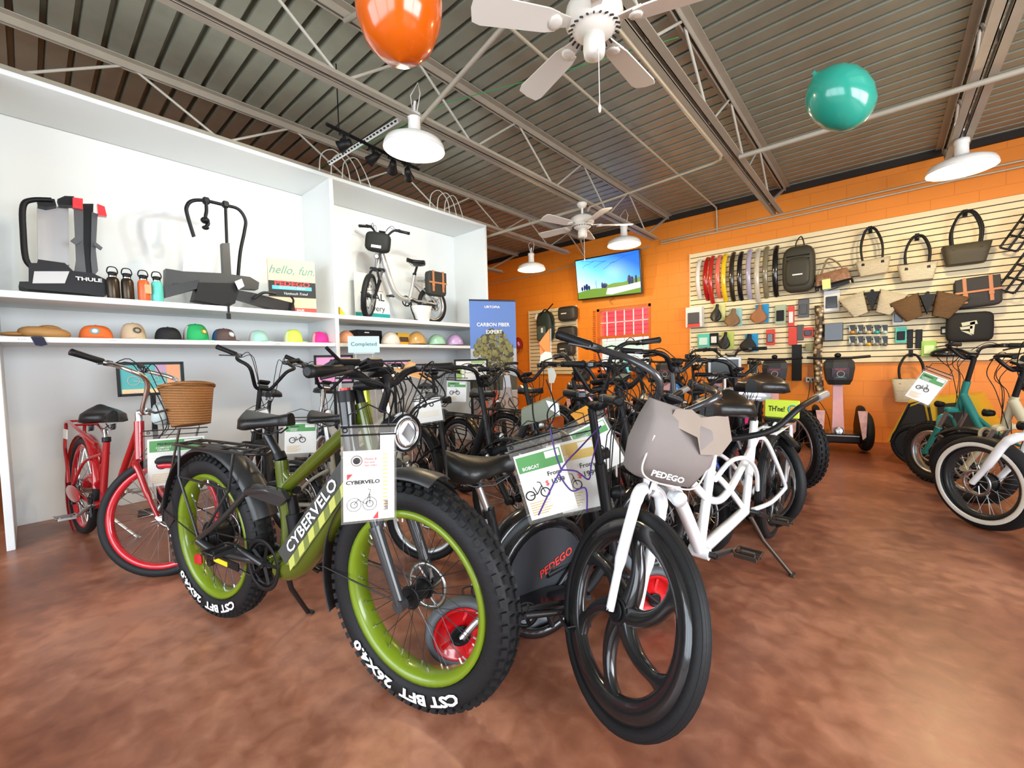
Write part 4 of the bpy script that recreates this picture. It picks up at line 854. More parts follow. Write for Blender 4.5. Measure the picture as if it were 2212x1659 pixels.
for y,cm,lb in ((-.05,blackg,'thermos'),(.03,K('lime_anodised',(.45,.58,.04),.25,.4),'gas')):
    mb=MB(); mb.cyl((.985,y,.82),(.965,y,1.03),.027 if y<0 else .022,18,0); mb.cyl((.965,y,1.03),(.962,y,1.07),.029 if y<0 else .02,18,1 if y<0 else 0); mb.cyl((.962,y,1.07),(.961,y,1.078),.018,14,2)
    mb.build('fork_damper',[cm,black,redp],GB)
# extra brake hoses
mb=MB(GS)
for k,(x0,y0) in enumerate(((1.12,-.22),(1.12,-.17),(1.12,.16),(1.12,.22),(1.1,.1))): mb.tube(spl([(x0,y0,1.12),(x0+.12,y0*.7,1.10-.02*k),(1.16+.01*k,y0*.3,1.00),(1.12,y0*.25,.90),(1.06,y0*.1,.85)],6),.0032,6)
mb.build('brake_hose',black,GB)
mb=MB(GS@M.Translation((1.08,-.16,1.16))@M.Rotation(R(-20),4,'Y')); mb.box((0,0,0),(.07,.10,.02),b=.006); mb.tube([(.03,-.03,0),(.06,-.09,.03)],.006,6); mb.box((.02,.1,-.01),(.06,.07,.035),b=.01); mb.build('thumb_shifter',black,GB)
# ---------------------------------------------------------------- white tandem
wp_=K('white_gloss_paint',(.86,.87,.88),.2,coat=.8)
def bow(a,b,dz,n=7): return [(a[0]+(b[0]-a[0])*i/n,a[1]+(b[1]-a[1])*i/n+dz*math.sin(PI*i/n)) for i in range(n+1)]
tan=dict(Rf=.330,Rr=.33,tw=.050,th=.040,rib=1,frame=wp_,hb=(1.815,.735),ht=(1.765,.875),bb=(1.32,.335),bb2=[(.62,.33)],fork='rigid',fr=.019,forkm=wp_,wheel='mag',magdir=1,wb0=1.93,rimm=K('mag_black',(.014,.014,.015),.22,coat=.6),lean=1,steer=66,magoff=.35,
 tubes=[([(1.32,.335),(.62,.33)],.026),([(1.79,.80),(1.62,.68),(1.45,.50),(1.33,.35)],.026),([(1.78,.84),(1.5,.70),(1.2,.53),(.95,.50),(.60,.62),(.40,.70)],.018),([(1.17,.78),(1.20,.66),(1.28,.45),(1.32,.335)],.021),([(.47,.80),(.50,.70),(.58,.45),(.62,.33)],.021),([(1.20,.66),(1.0,.56),(.80,.44),(.64,.34)],.015)],
 stays=[([(0,.33,.075),(.3,.31,.06),(.58,.33,.03)],.013),([(0,.34,.075),(.2,.50,.07),(.38,.68,.04),(.47,.70,.01)],.012),([(1.20,.62,.02),(1.05,.68,.04),(.85,.66,.06),(.62,.55,.05),(.5,.42,.03)],.011)],
 saddle=(1.10,.865),seat=(1.17,.78),sl=.29,sw=.29,sh=.115,postm=black,bar=dict(w=.34,rise=.12,sweep=.30,fwd=.02,fx=.05,grip=.13,r=.0125),barm=K('bar_grey',(.10,.10,.105),.25,.7),stem=.10,crank=8,cr=.06,pedalm=K('pedal_bronze',(.09,.075,.06),.3,.8),light=0,kick=(.60,.30,.50,.20),kickm=K('kick_bronze',(.10,.08,.065),.35,.7),rackm=wp_,disc=0)
TD,TS=bike('tandem_bicycle','white tandem bicycle with black five-spoke wheels and a grey front bag',(-.535,3.10),(-.672,1.145),tan,'tandem bicycle')
TSH=BK['shf']; TK=BK['k']; tk=lambda x:x*TK
mb=MB(); sx_=.40; mb.cyl((.47,0,.80),(sx_,0,.90),.015,12); mb.build('seat_post',black,TD); mb=MB(M.Translation((.38,0,.92))); saddle_mesh(mb,(0,0,0),.29,.29,.115); mb.build('saddle',vinyl,TD)
# stoker bars, rear rack with plate
mb=MB()
for s in (-1,1): mb.tube(spl([(1.12,0,.80),(1.10,s*.06,.80),(1.02,s*.20,.84),(.92,s*.28,.93),(.72,s*.31,.96),(.56,s*.33,.97)],6),.013,10)
hb_=mb.build('stoker_bar',black,TD)
for s in (-1,1): mb=MB(); mb.tube([(.70,s*.315,.962),(.56,s*.33,.972)],.018,12); mb.build('grip',K('grip_silver',(.35,.35,.36),.3,.4),hb_)
mb=MB()
for s in (-1,1):
    mb.tube([(-.02,s*.07,.36),(-.12,s*.075,.68),(-.20,s*.06,.70),(.22,s*.06,.70)],.010,8); mb.tube([(-.20,s*.06,.70),(-.24,s*.06,.56),(-.03,s*.07,.36)],.009,8)
mb.tube([(.22,-.06,.70),(.22,.06,.70)],.009,8); mb.tube([(-.2,-.06,.70),(-.2,.06,.70)],.009,8); mb.tube([(0,-.06,.70),(0,.06,.70)],.008,8); mb.build('rear_rack',wp_,TD)
mb=MB(); mb.box((-.235,0,.80),(.012,.20,.12),0,b=.004); mb.box((-.20,0,.73),(.06,.16,.02),1); T_=plane_T((-.243,.03,.80),(0,-1,0),(0,0,1)); mb.text("TH'ne!",.05,plane_T((-.227,-.03,.80),(0,1,0),(0,0,1)),1,bold=.02,sx=.7); mb.ring((-.227,.065,.80),(1,0,0),.026,.005,.001,20,4,2); mb.ell((-.227,.065,.80),(.001,.018,.018),mi=3,n=12)
# plate faces the camera side of the rack: the shop card on the right flank
mb2=MB(); T2=plane_T((-.13,-.083,.80),(1,0,0),(0,0,1)); 
mb.build('rear_plate',[K('plate_lime',(.62,.78,.05),.4),black,K('plate_teal',(.05,.4,.45),.4),K('plate_orange',(.8,.35,.05),.4)],TD)
# decals
mb=MB(); a=V((1.66,-.030,.685)); b=V((1.45,-.030,.475)); u=(b-a).normalized(); mb.text('PEDEGO',.036,plane_T((a+b)/2,u,V((u.z*-1,0,u.x))),0,bold=.03,sx=1.4); mb.text('PEDEGO',.03,plane_T((.97,-.029,.335),(1,0,0),(0,0,1)),0,bold=.03); mb.box((.565,-.022,.50),(.03,.004,.03),0,rot=(0,.2,0)); mb.build('frame_decal',ink,TD)
mb=MB(TS); c=V((1.93+TSH,0,.33)); mb.ell(c+V((-.02,0,-.255)),(.052,.012,.022),mi=0,n=14,e=.6); mb.cyl(c+V((-.08,0,-.255)),c+V((.04,0,-.255)),.006,8,1); mb.build('spoke_reflector',[K('reflector_ivory',(.85,.80,.68),.3),chrome],TD)
mb=MB(TS); mb.lathe([(0,-.03),(.02,-.025),(.026,.01),(.024,.02),(0,.024)],(1.90+TSH,.045,.735),(1,0,0),18); mb.build('headlight',K('lens_clear'),TD)
# brown-grey PEDEGO bag on the handlebar
mb=MB(TS); bz=.77; x0=1.845+TSH
def bsec(z,w_,d,dx=0,n=16):
    return [V((x0-.02+dx+d/2+d/2*math.copysign(abs(math.cos(2*PI*j/n))**.5,math.cos(2*PI*j/n)),-.045+w_/2*math.copysign(abs(math.sin(2*PI*j/n))**.28,math.sin(2*PI*j/n)),z)) for j in range(n)]
mb.loft([bsec(bz,.19,.07,.0),bsec(bz+.015,.235,.10),bsec(bz+.10,.285,.12),bsec(bz+.185,.285,.10,.01),bsec(bz+.205,.275,.085,.012),bsec(bz+.24,.255,.03,.02)],0)
mb2=[]
fg=K('bag_canvas',(.20,.172,.158),.75,noise=.08,nscale=9,bump=.7); pk=mb.build('bag_body',fg,None)
bag=thing('handlebar_bag','large grey-brown canvas bag hanging on the front of the white tandem','bag',(0,0,0)); bag.matrix_world=M.Identity(4)
pk.parent=bag
mb=MB(TS); xf=x0+.103; mb_=M.Translation((0,-.045,0)); TS0=TS; TS=TS@mb_
mb.loft([[V((xf-.03,-.125,bz+.19)),V((xf+.012,-.04,bz+.18)),V((xf-.004,.015,bz+.13)),V((xf+.016,.07,bz+.15)),V((xf-.02,.13,bz+.20))],[V((xf-.05,-.10,bz+.235)),V((xf-.04,-.05,bz+.25)),V((xf-.045,.0,bz+.235)),V((xf-.05,.06,bz+.255)),V((xf-.06,.12,bz+.265))]],0,False,True,False); mb.build('bag_flap',K('bag_lining',(.26,.205,.165),.75,noise=.15,nscale=6),bag)
mb=MB(TS); P=[V((xf-.004-.012*abs(math.cos(t)),.122*math.copysign(abs(math.cos(t))**.45,math.cos(t)),bz+.10+.09*math.copysign(abs(math.sin(t))**.45,math.sin(t)))) for t in [PI*.93+PI*1.14*k/30 for k in range(31)]]
mb.tube(P,.003,5); mb.build('bag_piping',K('piping_cream',(.65,.6,.55),.5),bag)
mb=MB(TS); mb.text('PEDEGO',.025,plane_T((xf+.004,-.03,bz+.040),(0,1,0),(0,0,1)),0,bold=.03,sx=1.35); mb.build('bag_lettering',K('decal_white'),bag)
TS=TS0
# the bag's parts were laid out in the tandem's own frame: stand the group on that frame
bag.location=TD.location; bag.rotation_euler=TD.rotation_euler
# ---------------------------------------------------------------- red cruiser
redf=K('red_gloss_paint',(.38,.008,.012),.2,coat=.8)
rc=dict(Rf=.340,Rr=.345,tw=.055,th=.050,rw=.036,frame=redf,hb=(1.04,.66),ht=(1.01,.86),bb=(.40,.28),fork='rigid',forkm=redf,wb0=1.21,steer=42,lean=4,ns=32,spr=.0019,rimm=K('red_rim',(.55,.01,.02),.18,coat=.7),spokem=chrome,hubm=chrome,
 tubes=[([(1.01,.82),(.84,.62),(.66,.42),(.42,.30)],.018),([(1.03,.70),(.86,.52),(.66,.36),(.44,.26)],.018),([(.46,.70),(.44,.50),(.41,.28)],.019),([(.36,.40),(.16,.42),(.08,.36)],.03)],
 stays=[([(0,.345,.06),(.2,.30,.05),(.38,.28,.03)],.011),([(0,.35,.06),(.2,.54,.05),(.44,.62,.015)],.010)],saddle=(.44,.80),seat=(.46,.70),postm=chrome,sl=.30,sw=.25,sh=.12,springs=1,
 bar=dict(w=.25,rise=.22,sweep=.24,fwd=.05,fx=.05,grip=.13,drop=-.07),barm=chrome,stem=.06,stemm=chrome,crank=-150,cr=.075,crankm=alu,pedalm=alu,kick=(.30,.25,.46,.18),kickm=alu,display=0,light=0)
RB,RS=bike('cruiser_bicycle','red cruiser bicycle with red rims and a wicker front basket, farthest left',(-4.358,.214),(-3.06,.45),rc)
RSH=BK['shf']
mb=MB()
for s in (-1,1): mb.tube(spl([(.40,s*.03,.68),(.10,s*.06,.76),(-.22,s*.06,.80),(-.30,s*.05,.74),(-.26,s*.06,.60),(-.16,s*.065,.50),(-.10,s*.065,.36)],5),.011,8)
mb.tube([(.0,-.06,.785),(.0,.06,.785)],.009,6); mb.tube([(-.22,-.06,.8),(-.22,.06,.8)],.009,6); mb.build('rear_rack',redf,RB)
arc_fender(RB,'rear_fender',(0,0,.345),.365,5,255,.075,redf)
mb=MB(); mb.ell((.08,-.075,.31),(.19,.012,.055),n=18); mb.build('chain_guard',redf,RB)
mb=MB(); mb.box((-.18,-.075,.71),(.12,.004,.07)); mb.build('id_card',paper,RB)
mb=MB(RS); 
def bsk(o_m,w0,w1,h,c,label,par):
    pass
bk=thing('wicker_basket','honey brown wicker basket on the handlebar of the red cruiser','basket',(0,0,0)); mb=MB(RS)
mb.T=RS@M.Translation((1.29+RSH,0,.86))@M.Rotation(R(-12),4,'Y'); taper(mb,.18,.24,.19,.29,.23,e=.85,n=28); mb.build('basket_body',honey,bk)
mb=MB(RS@M.Translation((1.29+RSH,0,.86))@M.Rotation(R(-12),4,'Y')); mb.tube([(.12*math.copysign(abs(math.cos(t))**.85,math.cos(t)),.145*math.copysign(abs(math.sin(t))**.85,math.sin(t)),.23) for t in [2*PI*k/28 for k in range(28)]],.010,6,closed=True); mb.build('basket_rim',honey,bk)
bk.location=RB.location; bk.rotation_euler=RB.rotation_euler
mb=MB(RS)
for s in (-1,1): mb.tube([(1.07+RSH,s*.02,.93),(1.15+RSH,s*.10,.92),(1.22+RSH,s*.12,.94)],.006,6); mb.tube([(1.21+RSH,s*.05,.36),(1.26+RSH,s*.08,.62),(1.28+RSH,s*.09,.84)],.006,6)
mb.build('basket_bracket',K('bracket_brown',(.06,.04,.03),.4,.5),RB)
mb=MB(RS); mb.ell((1.12+RSH,.02,.92),(.05,.06,.07),n=12,e=.7); o=mb.build('plastic_bag',K('pale_film',(.45,.52,.5),.3)); o.location=RB.location; o.rotation_euler=RB.rotation_euler; tag(o,'crumpled pale plastic bag hanging at the stem of the red cruiser','plastic bag')
# ---------------------------------------------------------------- the other bicycles
blk=K('matt_black_paint',(.011,.011,.012),.4,spec=.35); grk=K('graphite_paint',(.05,.052,.055),.3,coat=.3); sil=K('silver_paint',(.55,.56,.56),.28,.6)
khk=K('khaki_paint',(.30,.27,.20),.4); teb=K('teal_paint',(.02,.22,.19),.3,coat=.5); beb=K('beige_paint',(.55,.48,.32),.4); org=K('orange_bike_paint',(.7,.10,.02),.3,coat=.5)
def comm(fm,**k):
    """step-through city e-bike"""
    d=dict(Rf=.335,Rr=.335,tw=.058,th=.052,rw=.034,frame=fm,hb=(.93,.62),ht=(.88,.82),bb=(.44,.27),fork='susp',forkm=fm,wb0=1.12,ns=20,tn=36,hubf=.02,
     tubes=[([(.885,.80),(.72,.50),(.55,.33),(.44,.29)],(.030,.026)),([(.36,.66),(.40,.45),(.44,.27)],.019),([(.9,.74),(.70,.56),(.52,.45),(.41,.43)],.014)],
     stays=[([(0,.335,.065),(.2,.29,.06),(.42,.27,.03)],.012),([(0,.34,.065),(.18,.47,.05),(.37,.58,.015)],.010)],
     saddle=(.33,.86),seat=(.36,.66),bar=dict(w=.31,rise=.10,sweep=.16,fwd=.04,fx=.03),stem=.20,fend=1,fa0=30,fa1=190,ff0=45,ff1=165,rack=(-.26,.26,.70),kick=(.40,.25,.46,.17),lightp=(1.0,0,.70))
    d.update(k); return d
def mini(fm,**k):
    d=comm(fm,Rf=.255,Rr=.255,tw=.085,th=.072,rw=.06,hb=(.86,.60),ht=(.80,.86),bb=(.40,.27),wb0=1.02,tubes=[([(.81,.82),(.66,.42),(.56,.30),(.40,.28)],(.036,.032)),([(.30,.60),(.34,.45),(.40,.27)],.024)],stays=[([(0,.255,.075),(.2,.27,.06),(.40,.27,.03)],.014),([(0,.26,.075),(.18,.42,.05),(.32,.50,.02)],.011)],saddle=(.26,.80),seat=(.30,.60),rack=(-.24,.20,.60),lightp=(.95,0,.72))
    d.update(k); return d
CB='black city e-bikes crowded in the middle'
bike('city_bicycle','tall black bicycle parked nose out between the red cruiser and the silver bike',(-4.45,1.48),(-3.32,.95),comm(blk,steer=22,saddle=(.33,.90),lean=6,bar=dict(w=.28,rise=.18,sweep=.24,fwd=.08,fx=.05,grip=.14,drop=-.07),stem=.20,rack=None,fend=0))
bike('city_bicycle','silver bicycle parked nose out of the left shelf bay, third from the left',(-4.43,1.94),(-3.35,1.45),comm(sil,steer=18,saddle=(.33,.90),lean=6,bar=dict(w=.28,rise=.14,sweep=.22,fwd=.06,fx=.04,grip=.14,drop=-.07),stem=.17,stemm=chrome,rack=None,fendm=sil,lightp=(1.08,0,.80)))
bike('folding_bicycle','khaki framed folding bicycle with chrome stem, right behind the green fat-tyre bike',(-2.98,1.16),(-2.02,1.50),mini(khk,saddle=(.30,.79),seat=(.32,.55),postm=alu,stem=.20,stemm=chrome,Rf=.25,Rr=.25,tw=.05,th=.045,rw=.03,fendm=blk,steer=10,rack=None,tubes=[([(.80,.86),(.62,.74),(.42,.60)],.022),([(.82,.70),(.6,.40),(.40,.28)],.026),([(.32,.62),(.34,.45),(.40,.27)],.020)]))
bike('city_bicycle','black city e-bike nearest behind the fat bike, its fender left of the black saddle row',(-2.78,2.02),(-1.66,1.88),comm(blk,steer=12,light=1),group=None)
bike('city_bicycle','black city e-bike whose saddle stands left of the post with the red tube',(-2.86,2.55),(-1.74,2.42),comm(grk,steer=-10,fendm=K('bronze_fender',(.07,.055,.035),.3,.5)))
bike('city_bicycle','black city e-bike with the flat saddle just in front of the blue banner',(-2.75,3.05),(-1.64,2.95),comm(blk,steer=15,fendm=K('bronze_fender')))
bike('city_bicycle','slim black bicycle by the right shelf bay, its bars before the framed white sign',(-4.40,3.30),(-3.40,2.75),comm(blk,steer=10,bar=dict(w=.30,rise=.06,sweep=.06,fwd=.05),rack=None))
bike('city_bicycle','orange framed bicycle standing in front of the blue banner',(-4.30,4.20),(-3.35,3.62),comm(org,steer=-8,rack=None,bar=dict(w=.30,rise=.12,sweep=.08,fwd=.06)))
bike('city_bicycle','black bicycle in the second row, bars below the orange flag',(-2.65,3.75),(-1.55,3.50),comm(blk,steer=-18,rack=None))
bike('city_bicycle','black bicycle at the back of the middle group, under the window',(-2.75,4.50),(-1.68,4.25),comm(grk,steer=12,bar=dict(w=.33,rise=.14,sweep=.2,fwd=.06)))
bike('city_bicycle','grey folding bicycle with a big round stem hinge in the middle of the crowd',(-1.48,3.27),(-.85,2.57),mini(grk,steer=25,stem=.22,stemm=grk))
bike('city_bicycle','black bicycle with tall curved bars left of the red frame',(-1.78,2.80),(-1.11,2.06),comm(blk,Rf=.30,Rr=.30,steer=-30,bar=dict(w=.34,rise=.24,sweep=.28,fwd=.05,fx=.06),stem=.16,rack=None))
bike('city_bicycle','black bicycle with a white note, behind the red and blue frames',(-1.25,3.95),(-.64,3.25),comm(blk,steer=16))
bike('city_bicycle','black bicycle farther back in front of the right end of the window',(-2.2,5.2),(-1.5,4.5),comm(grk,steer=-20,bar=dict(w=.33,rise=.2,sweep=.2,fwd=.05)))
bike('child_bicycle','red framed bicycle with white lettering just left of the grey front bag',(-1.86,3.10),(-1.33,2.50),comm(K('bright_red_paint',(.65,.015,.012),.25,coat=.6),Rf=.26,Rr=.26,hb=(.78,.52),ht=(.74,.80),wb0=.94,bb=(.38,.25),tubes=[([(.745,.74),(.60,.58),(.34,.45)],.030),([(.775,.53),(.6,.38),(.38,.25)],.034),([(.30,.55),(.38,.25)],.02)],saddle=(.26,.70),seat=(.30,.55),rack=None,fend=0,steer=14,rimm=K('red_rim'),bar=dict(w=.27,rise=.12,sweep=.1,fwd=.03)))
bike('child_bicycle','blue bicycle glimpsed between the curved black bars, behind the red frame',(-1.38,3.62),(-.86,2.98),comm(K('bright_blue_paint',(.01,.06,.38),.25,coat=.6),Rf=.25,Rr=.25,saddle=(.3,.72),seat=(.33,.52),rack=None,fendm=K('bright_blue_paint'),steer=-16,hb=(.85,.52),ht=(.82,.70)))
bike('child_bicycle','pink bicycle in the crowd, right of the blue one',(-1.22,4.32),(-.68,3.66),comm(K('bright_pink_paint',(.6,.03,.16),.25,coat=.6),Rf=.25,Rr=.25,saddle=(.3,.72),seat=(.33,.52),rack=None,fendm=K('bright_pink_paint'),steer=10,hb=(.85,.52),ht=(.82,.70)))
bike('fat_tyre_bicycle','black knobby-tyred bicycle behind the rear of the white tandem',(-.60,4.40),(-1.42,5.2),comm(blk,Rf=.36,Rr=.36,tw=.10,th=.09,rw=.075,knob=46,saddle=(.40,.88),seat=(.42,.66),hb=(1.0,.74),ht=(.95,.94),fend=0,rack=None,wb0=1.2,tubes=[([(.96,.92),(.70,.74),(.42,.60)],.03),([(.99,.78),(.7,.45),(.46,.28)],.045),([(.42,.68),(.44,.27)],.02)]))
bike('city_bicycle','black bicycle behind the tandem saddles, with bars before the grey screen box',(-2.35,6.0),(-1.6,5.45),comm(blk,steer=20,bar=dict(w=.34,rise=.1,sweep=.1,fwd=.05)))
bike('moped_style_bicycle','black moped-style bicycle with a charcoal side panel and glossy fender over its rear wheel',(-1.13,1.42),(-.93,2.16),mini(blk,wb0=.77,fit=0,rimm=K('dark_rim',(.03,.03,.03),.3),Rf=.25,Rr=.25,tw=.07,th=.06,fendm=blackg,fa0=10,fa1=185,saddle=(.30,.66),seat=(.32,.50),rack=None,steer=-12,stem=.16,hb=(.62,.60),ht=(.56,.86),tyrem=K('silver_rubber',(.16,.18,.20),.5)),group=None)
# right edge
bike('fat_tyre_bicycle','teal framed fat-tyre bicycle under the yellow basket, right of the balancing scooter',(1.12,4.62),(.34,5.28),comm(teb,Rf=.27,Rr=.27,tw=.10,th=.085,rw=.07,saddle=(.35,.84),forkm=teb,steer=-10,fend=0,hb=(.93,.68),ht=(.88,.90),rack=None,knob=40))
bike('city_bicycle','beige framed bicycle between the teal one and the whitewall one',(1.30,3.95),(.52,4.72),comm(beb,Rf=.27,Rr=.27,forkm=beb,steer=8,rack=None,tw=.08,th=.07))
bike('city_bicycle','black bicycle behind the beige one, its bars crossing the slatwall at the right',(1.9,4.55),(1.12,5.25),comm(blk,steer=-12,rack=None,bar=dict(w=.34,rise=.16,sweep=.16,fwd=.05)))
wwt=K('whitewall',(.85,.82,.74),.4)
bike('city_bicycle','white framed bicycle with whitewall tyres at the right edge',(1.32,3.18),(.50,4.06),comm(wp_,Rf=.30,Rr=.30,tw=.095,th=.075,rw=.06,hb=(.98,.66),ht=(.90,.86),forkm=wp_,fork='rigid',fr=.024,wall=wwt,rimm=K('dark_rim',(.03,.03,.03),.3),hubf=.055,saddle=(.33,.82),fend=0,rack=None,wb0=1.15,tn=56,ns=36,bar=dict(w=.34,rise=.12,sweep=.16,fwd=.05)))
# ================================================================ things on the white shelves
UZ,LZ=1.712,1.412
def on_sh(name,label,cat,px,py,z,x=None,grp=None):
    p=W(px,py,x=x if x else -4.6); return thing(name,label,cat,(p.x,p.y,z),0,grp)
def Q_(o,px,py,x=-4.6): return W(px,py,x=x)-V(o.location)
def poly(o,name,pts,m,x=-4.6,t=.05,mi=0):
    mb=MB(); mb.prism([Q_(o,a,b,x) for a,b in pts],(-t,0,0)); return mb.build(name,m,o)
def tubep(o,name,pts,r,m,x=-4.6,n=8,k=5):
    mb=MB(); mb.tube(spl([Q_(o,*p[:2],x+(p[2] if len(p)>2 else 0)) for p in pts],k),r,n); return mb.build(name,m,o)
# towbar bike carrier folded upright
o=on_sh('bike_carrier','folded black and grey car bike carrier with red tail lights, far left upper shelf','bike carrier',140,640,UZ,-4.55)
lg=K('carrier_grey',(.42,.41,.40),.35,.2)
poly(o,'grey_panel',[(80,446),(148,446),(150,572),(82,575)],lg,-4.58,.12)
tubep(o,'frame_tube',[(112,432),(70,432),(50,445),(50,500),(56,560),(75,585),(72,612)],.017,black,-4.5)
poly(o,'post',[(160,448),(180,448),(180,525),(186,590),(160,592),(165,560)],grey,-4.47,.05); poly(o,'post',[(198,458),(211,462),(207,540),(212,585),(200,600),(196,560)],grey,-4.47,.05)
poly(o,'post_web',[(176,440),(202,440),(198,540),(204,596),(176,596),(180,540)],black,-4.50,.03)
poly(o,'top_clamp',[(80,432),(98,427),(118,430),(122,444),(100,448),(82,444)],black,-4.5,.08); poly(o,'top_clamp',[(124,430),(140,423),(160,424),(160,444),(128,442)],black,-4.48,.08)
for q in ([(157,426),(179,429),(179,452),(157,448)],[(210,440),(226,446),(231,467),(212,465)]): poly(o,'tail_light',q,K('tail_light_red',(.65,.02,.03),.2,coat=.6),-4.42,.05)
poly(o,'base',[(62,568),(80,568),(82,560),(140,568),(158,585),(200,590),(232,605),(236,632),(215,640),(180,634),(60,624),(40,618),(42,608),(62,608)],black,-4.42,.22)
poly(o,'grey_panel',[(74,586),(150,586),(140,612),(70,612)],lg,-4.405,.01)
mb=MB(); p=Q_(o,192,604,-4.40); mb.text('THULE',.035,plane_T(p+V((.012,0,0)),(0,1,0),(0,0,1)),bold=.03,sx=1.3); mb.build('lettering',K('decal_white'),o)
poly(o,'lever',[(152,520),(162,512),(176,520),(165,529)],grey,-4.40,.02); poly(o,'lever',[(203,520),(222,535),(218,540),(203,530)],grey,-4.40,.02)
# bottles
for px,py,cm,nm in ((246,641,K('bottle_brown',(.05,.035,.022),.28,.6),'black insulated bottle, left of the four on the upper shelf'),(277,643,K('bottle_brown'),'black insulated bottle, second of the four on the upper shelf'),(312,646,K('bottle_orange',(.75,.13,.03),.35),'orange insulated bottle in a cardboard sleeve on the upper shelf'),(341,648,K('bottle_mint',(.12,.62,.52),.35),'mint insulated bottle at the right of the four bottles')):
    p=W(px,py,x=-4.38); o=thing('water_bottle',nm,'bottle',(-4.38,p.y,UZ)); 
    mb=MB(); mb.lathe([(0,0),(.036,0),(.038,.006),(.038,.13),(.034,.15),(.024,.162),(.023,.172)],(0,0,0),n=24); mb.build('bottle_body',cm,o)
    mb=MB(); mb.lathe([(.023,.17),(.025,.172),(.025,.195),(.022,.2),(0,.2)],(0,0,0),n=20); mb.tube(spl([(0,-.024,.185),(0,-.03,.205),(0,-.018,.235),(0,.018,.235),(0,.03,.205),(0,.024,.185)],5),.004,6); mb.build('cap',black,o)
    mb=MB(); mb.lathe([(.0245,.160),(.0245,.170)],(0,0,0),n=20); mb.build('neck_ring',chrome,o)
    if px==312: mb=MB(); mb.box((.035,.02,.09),(.012,.04,.07)); mb.build('label',K('peach_card',(.85,.4,.2),.6),o)
# two-arm bike rack with hanging clamp
o=on_sh('bike_rack','black two-arm hitch bike rack with a white manual tag on the upper shelf','bike rack',500,665,UZ,-4.55)
tubep(o,'hoop',[(419,512),(404,462),(404,445),(415,434),(440,433),(485,443),(515,452),(530,475),(528,500),(519,545),(514,600)],.015,black,-4.55,10)
tubep(o,'mast',[(487,440),(488,470),(490,525)],.013,black,-4.55); poly(o,'mast_channel',[(480,525),(496,525),(501,612),(484,612)],K('rack_grey',(.035,.038,.038),.4),-4.5,.07)
for a,b in ((445,432),(487,440)): mb=MB(); mb.box(Q_(o,a,b+2,-4.55),(.05,.05,.06),b=.01); mb.build('clamp_block',black,o)
tubep(o,'hook_arm',[(445,436),(446,455),(444,470),(450,482),(443,492)],.014,black,-4.5); mb=MB(); mb.ell(Q_(o,443,476,-4.5),(.04,.035,.03),n=10); mb.ell(Q_(o,444,492,-4.5),(.03,.028,.018),n=10); mb.build('hanging_clamp',black,o)
poly(o,'manual_tag',[(398,521),(428,508),(436,598),(394,600)],K('tag_grey',(.62,.60,.59),.6),-4.47,.004)
poly(o,'cross_beam',[(358,580),(372,582),(395,586),(480,590),(540,598),(560,610),(558,625),(500,622),(420,612),(372,612),(358,640)],K('rack_grey'),-4.45,.10)
poly(o,'wheel_tray',[(355,618),(430,604),(432,622),(358,642)],K('rack_dark',(.014,.015,.017),.35),-4.38,.10); poly(o,'wheel_tray',[(506,625),(545,632),(635,655),(638,672),(590,668),(505,642)],K('rack_dark'),-4.38,.10)
poly(o,'pivot_block',[(430,610),(520,612),(508,655),(495,662),(420,648)],black,-4.37,.16)
tubep(o,'strap',[(494,655),(494,670),(494,676)],.008,black,-4.3); mb=MB(); mb.box(Q_(o,494,683,-4.29),(.015,.03,.05)); mb.build('strap_end',black,o)
poly(o,'hang_tag',[(507,608),(522,602),(528,618),(515,626)],paper,-4.33,.003)
tubep(o,'locking_pin',[(548,645),(570,632),(596,635)],.012,K('rack_dark'),-4.33); tubep(o,'locking_pin',[(628,670),(634,650),(628,640)],.010,black,-4.33)
# cardboard sign box
p0=W(583,672,z=UZ); p1=W(684,676,z=UZ); o=thing('sign_box','cream shop sign box with turquoise script and a black logo band on the upper shelf','sign',(p0.x,p0.y,UZ),math.atan2(p1.y-p0.y,p1.x-p0.x))
w_=(p1-p0).xy.length; h_=W(680,566,x=p1.x).z-UZ
cm_=K('sign_cream',(.80,.60,.38),.6)
mb=MB(); mb.box((w_/2,.05,h_/2),(w_,.1,h_),0); mb.box((w_/2,-.001,h_*.43),(w_,.004,h_*.30),1); mb.box((w_/2,-.001,h_*.04),(w_,.004,h_*.08),2); mb.box((w_*.49,-.004,h_*.455),(w_*.84,.002,h_*.07),3); mb.build('sign_body',[cm_,ink,redc,K('sign_cyan',(.1,.55,.7),.5)],o)
T=lambda x,z:plane_T((x,-.006,z),(1,0,0),(0,0,1))
mb=MB(); mb.text('hello, fun.',.115,T(w_*.5,h_*.80),0,bold=.0,shear=.35,sx=.9); mb.text('PEDEGO',.066,T(w_*.5,h_*.535),1,bold=.03,sx=1.25); mb.text('ELECTRIC BIKES',.026,T(w_*.5,h_*.455),2,bold=.02,sx=1.25); mb.text('Vaninoch Trind',.034,T(w_*.55,h_*.35),3,shear=.3); mb.text('RENTALS  SALES',.026,T(w_*.5,h_*.04),3,bold=.02)
mb.build('lettering',[K('script_teal',(.12,.32,.31),.6),K('logo_red',(.8,.05,.04),.5),K('sign_pale',(.5,.85,.9),.5),K('decal_white')],o)
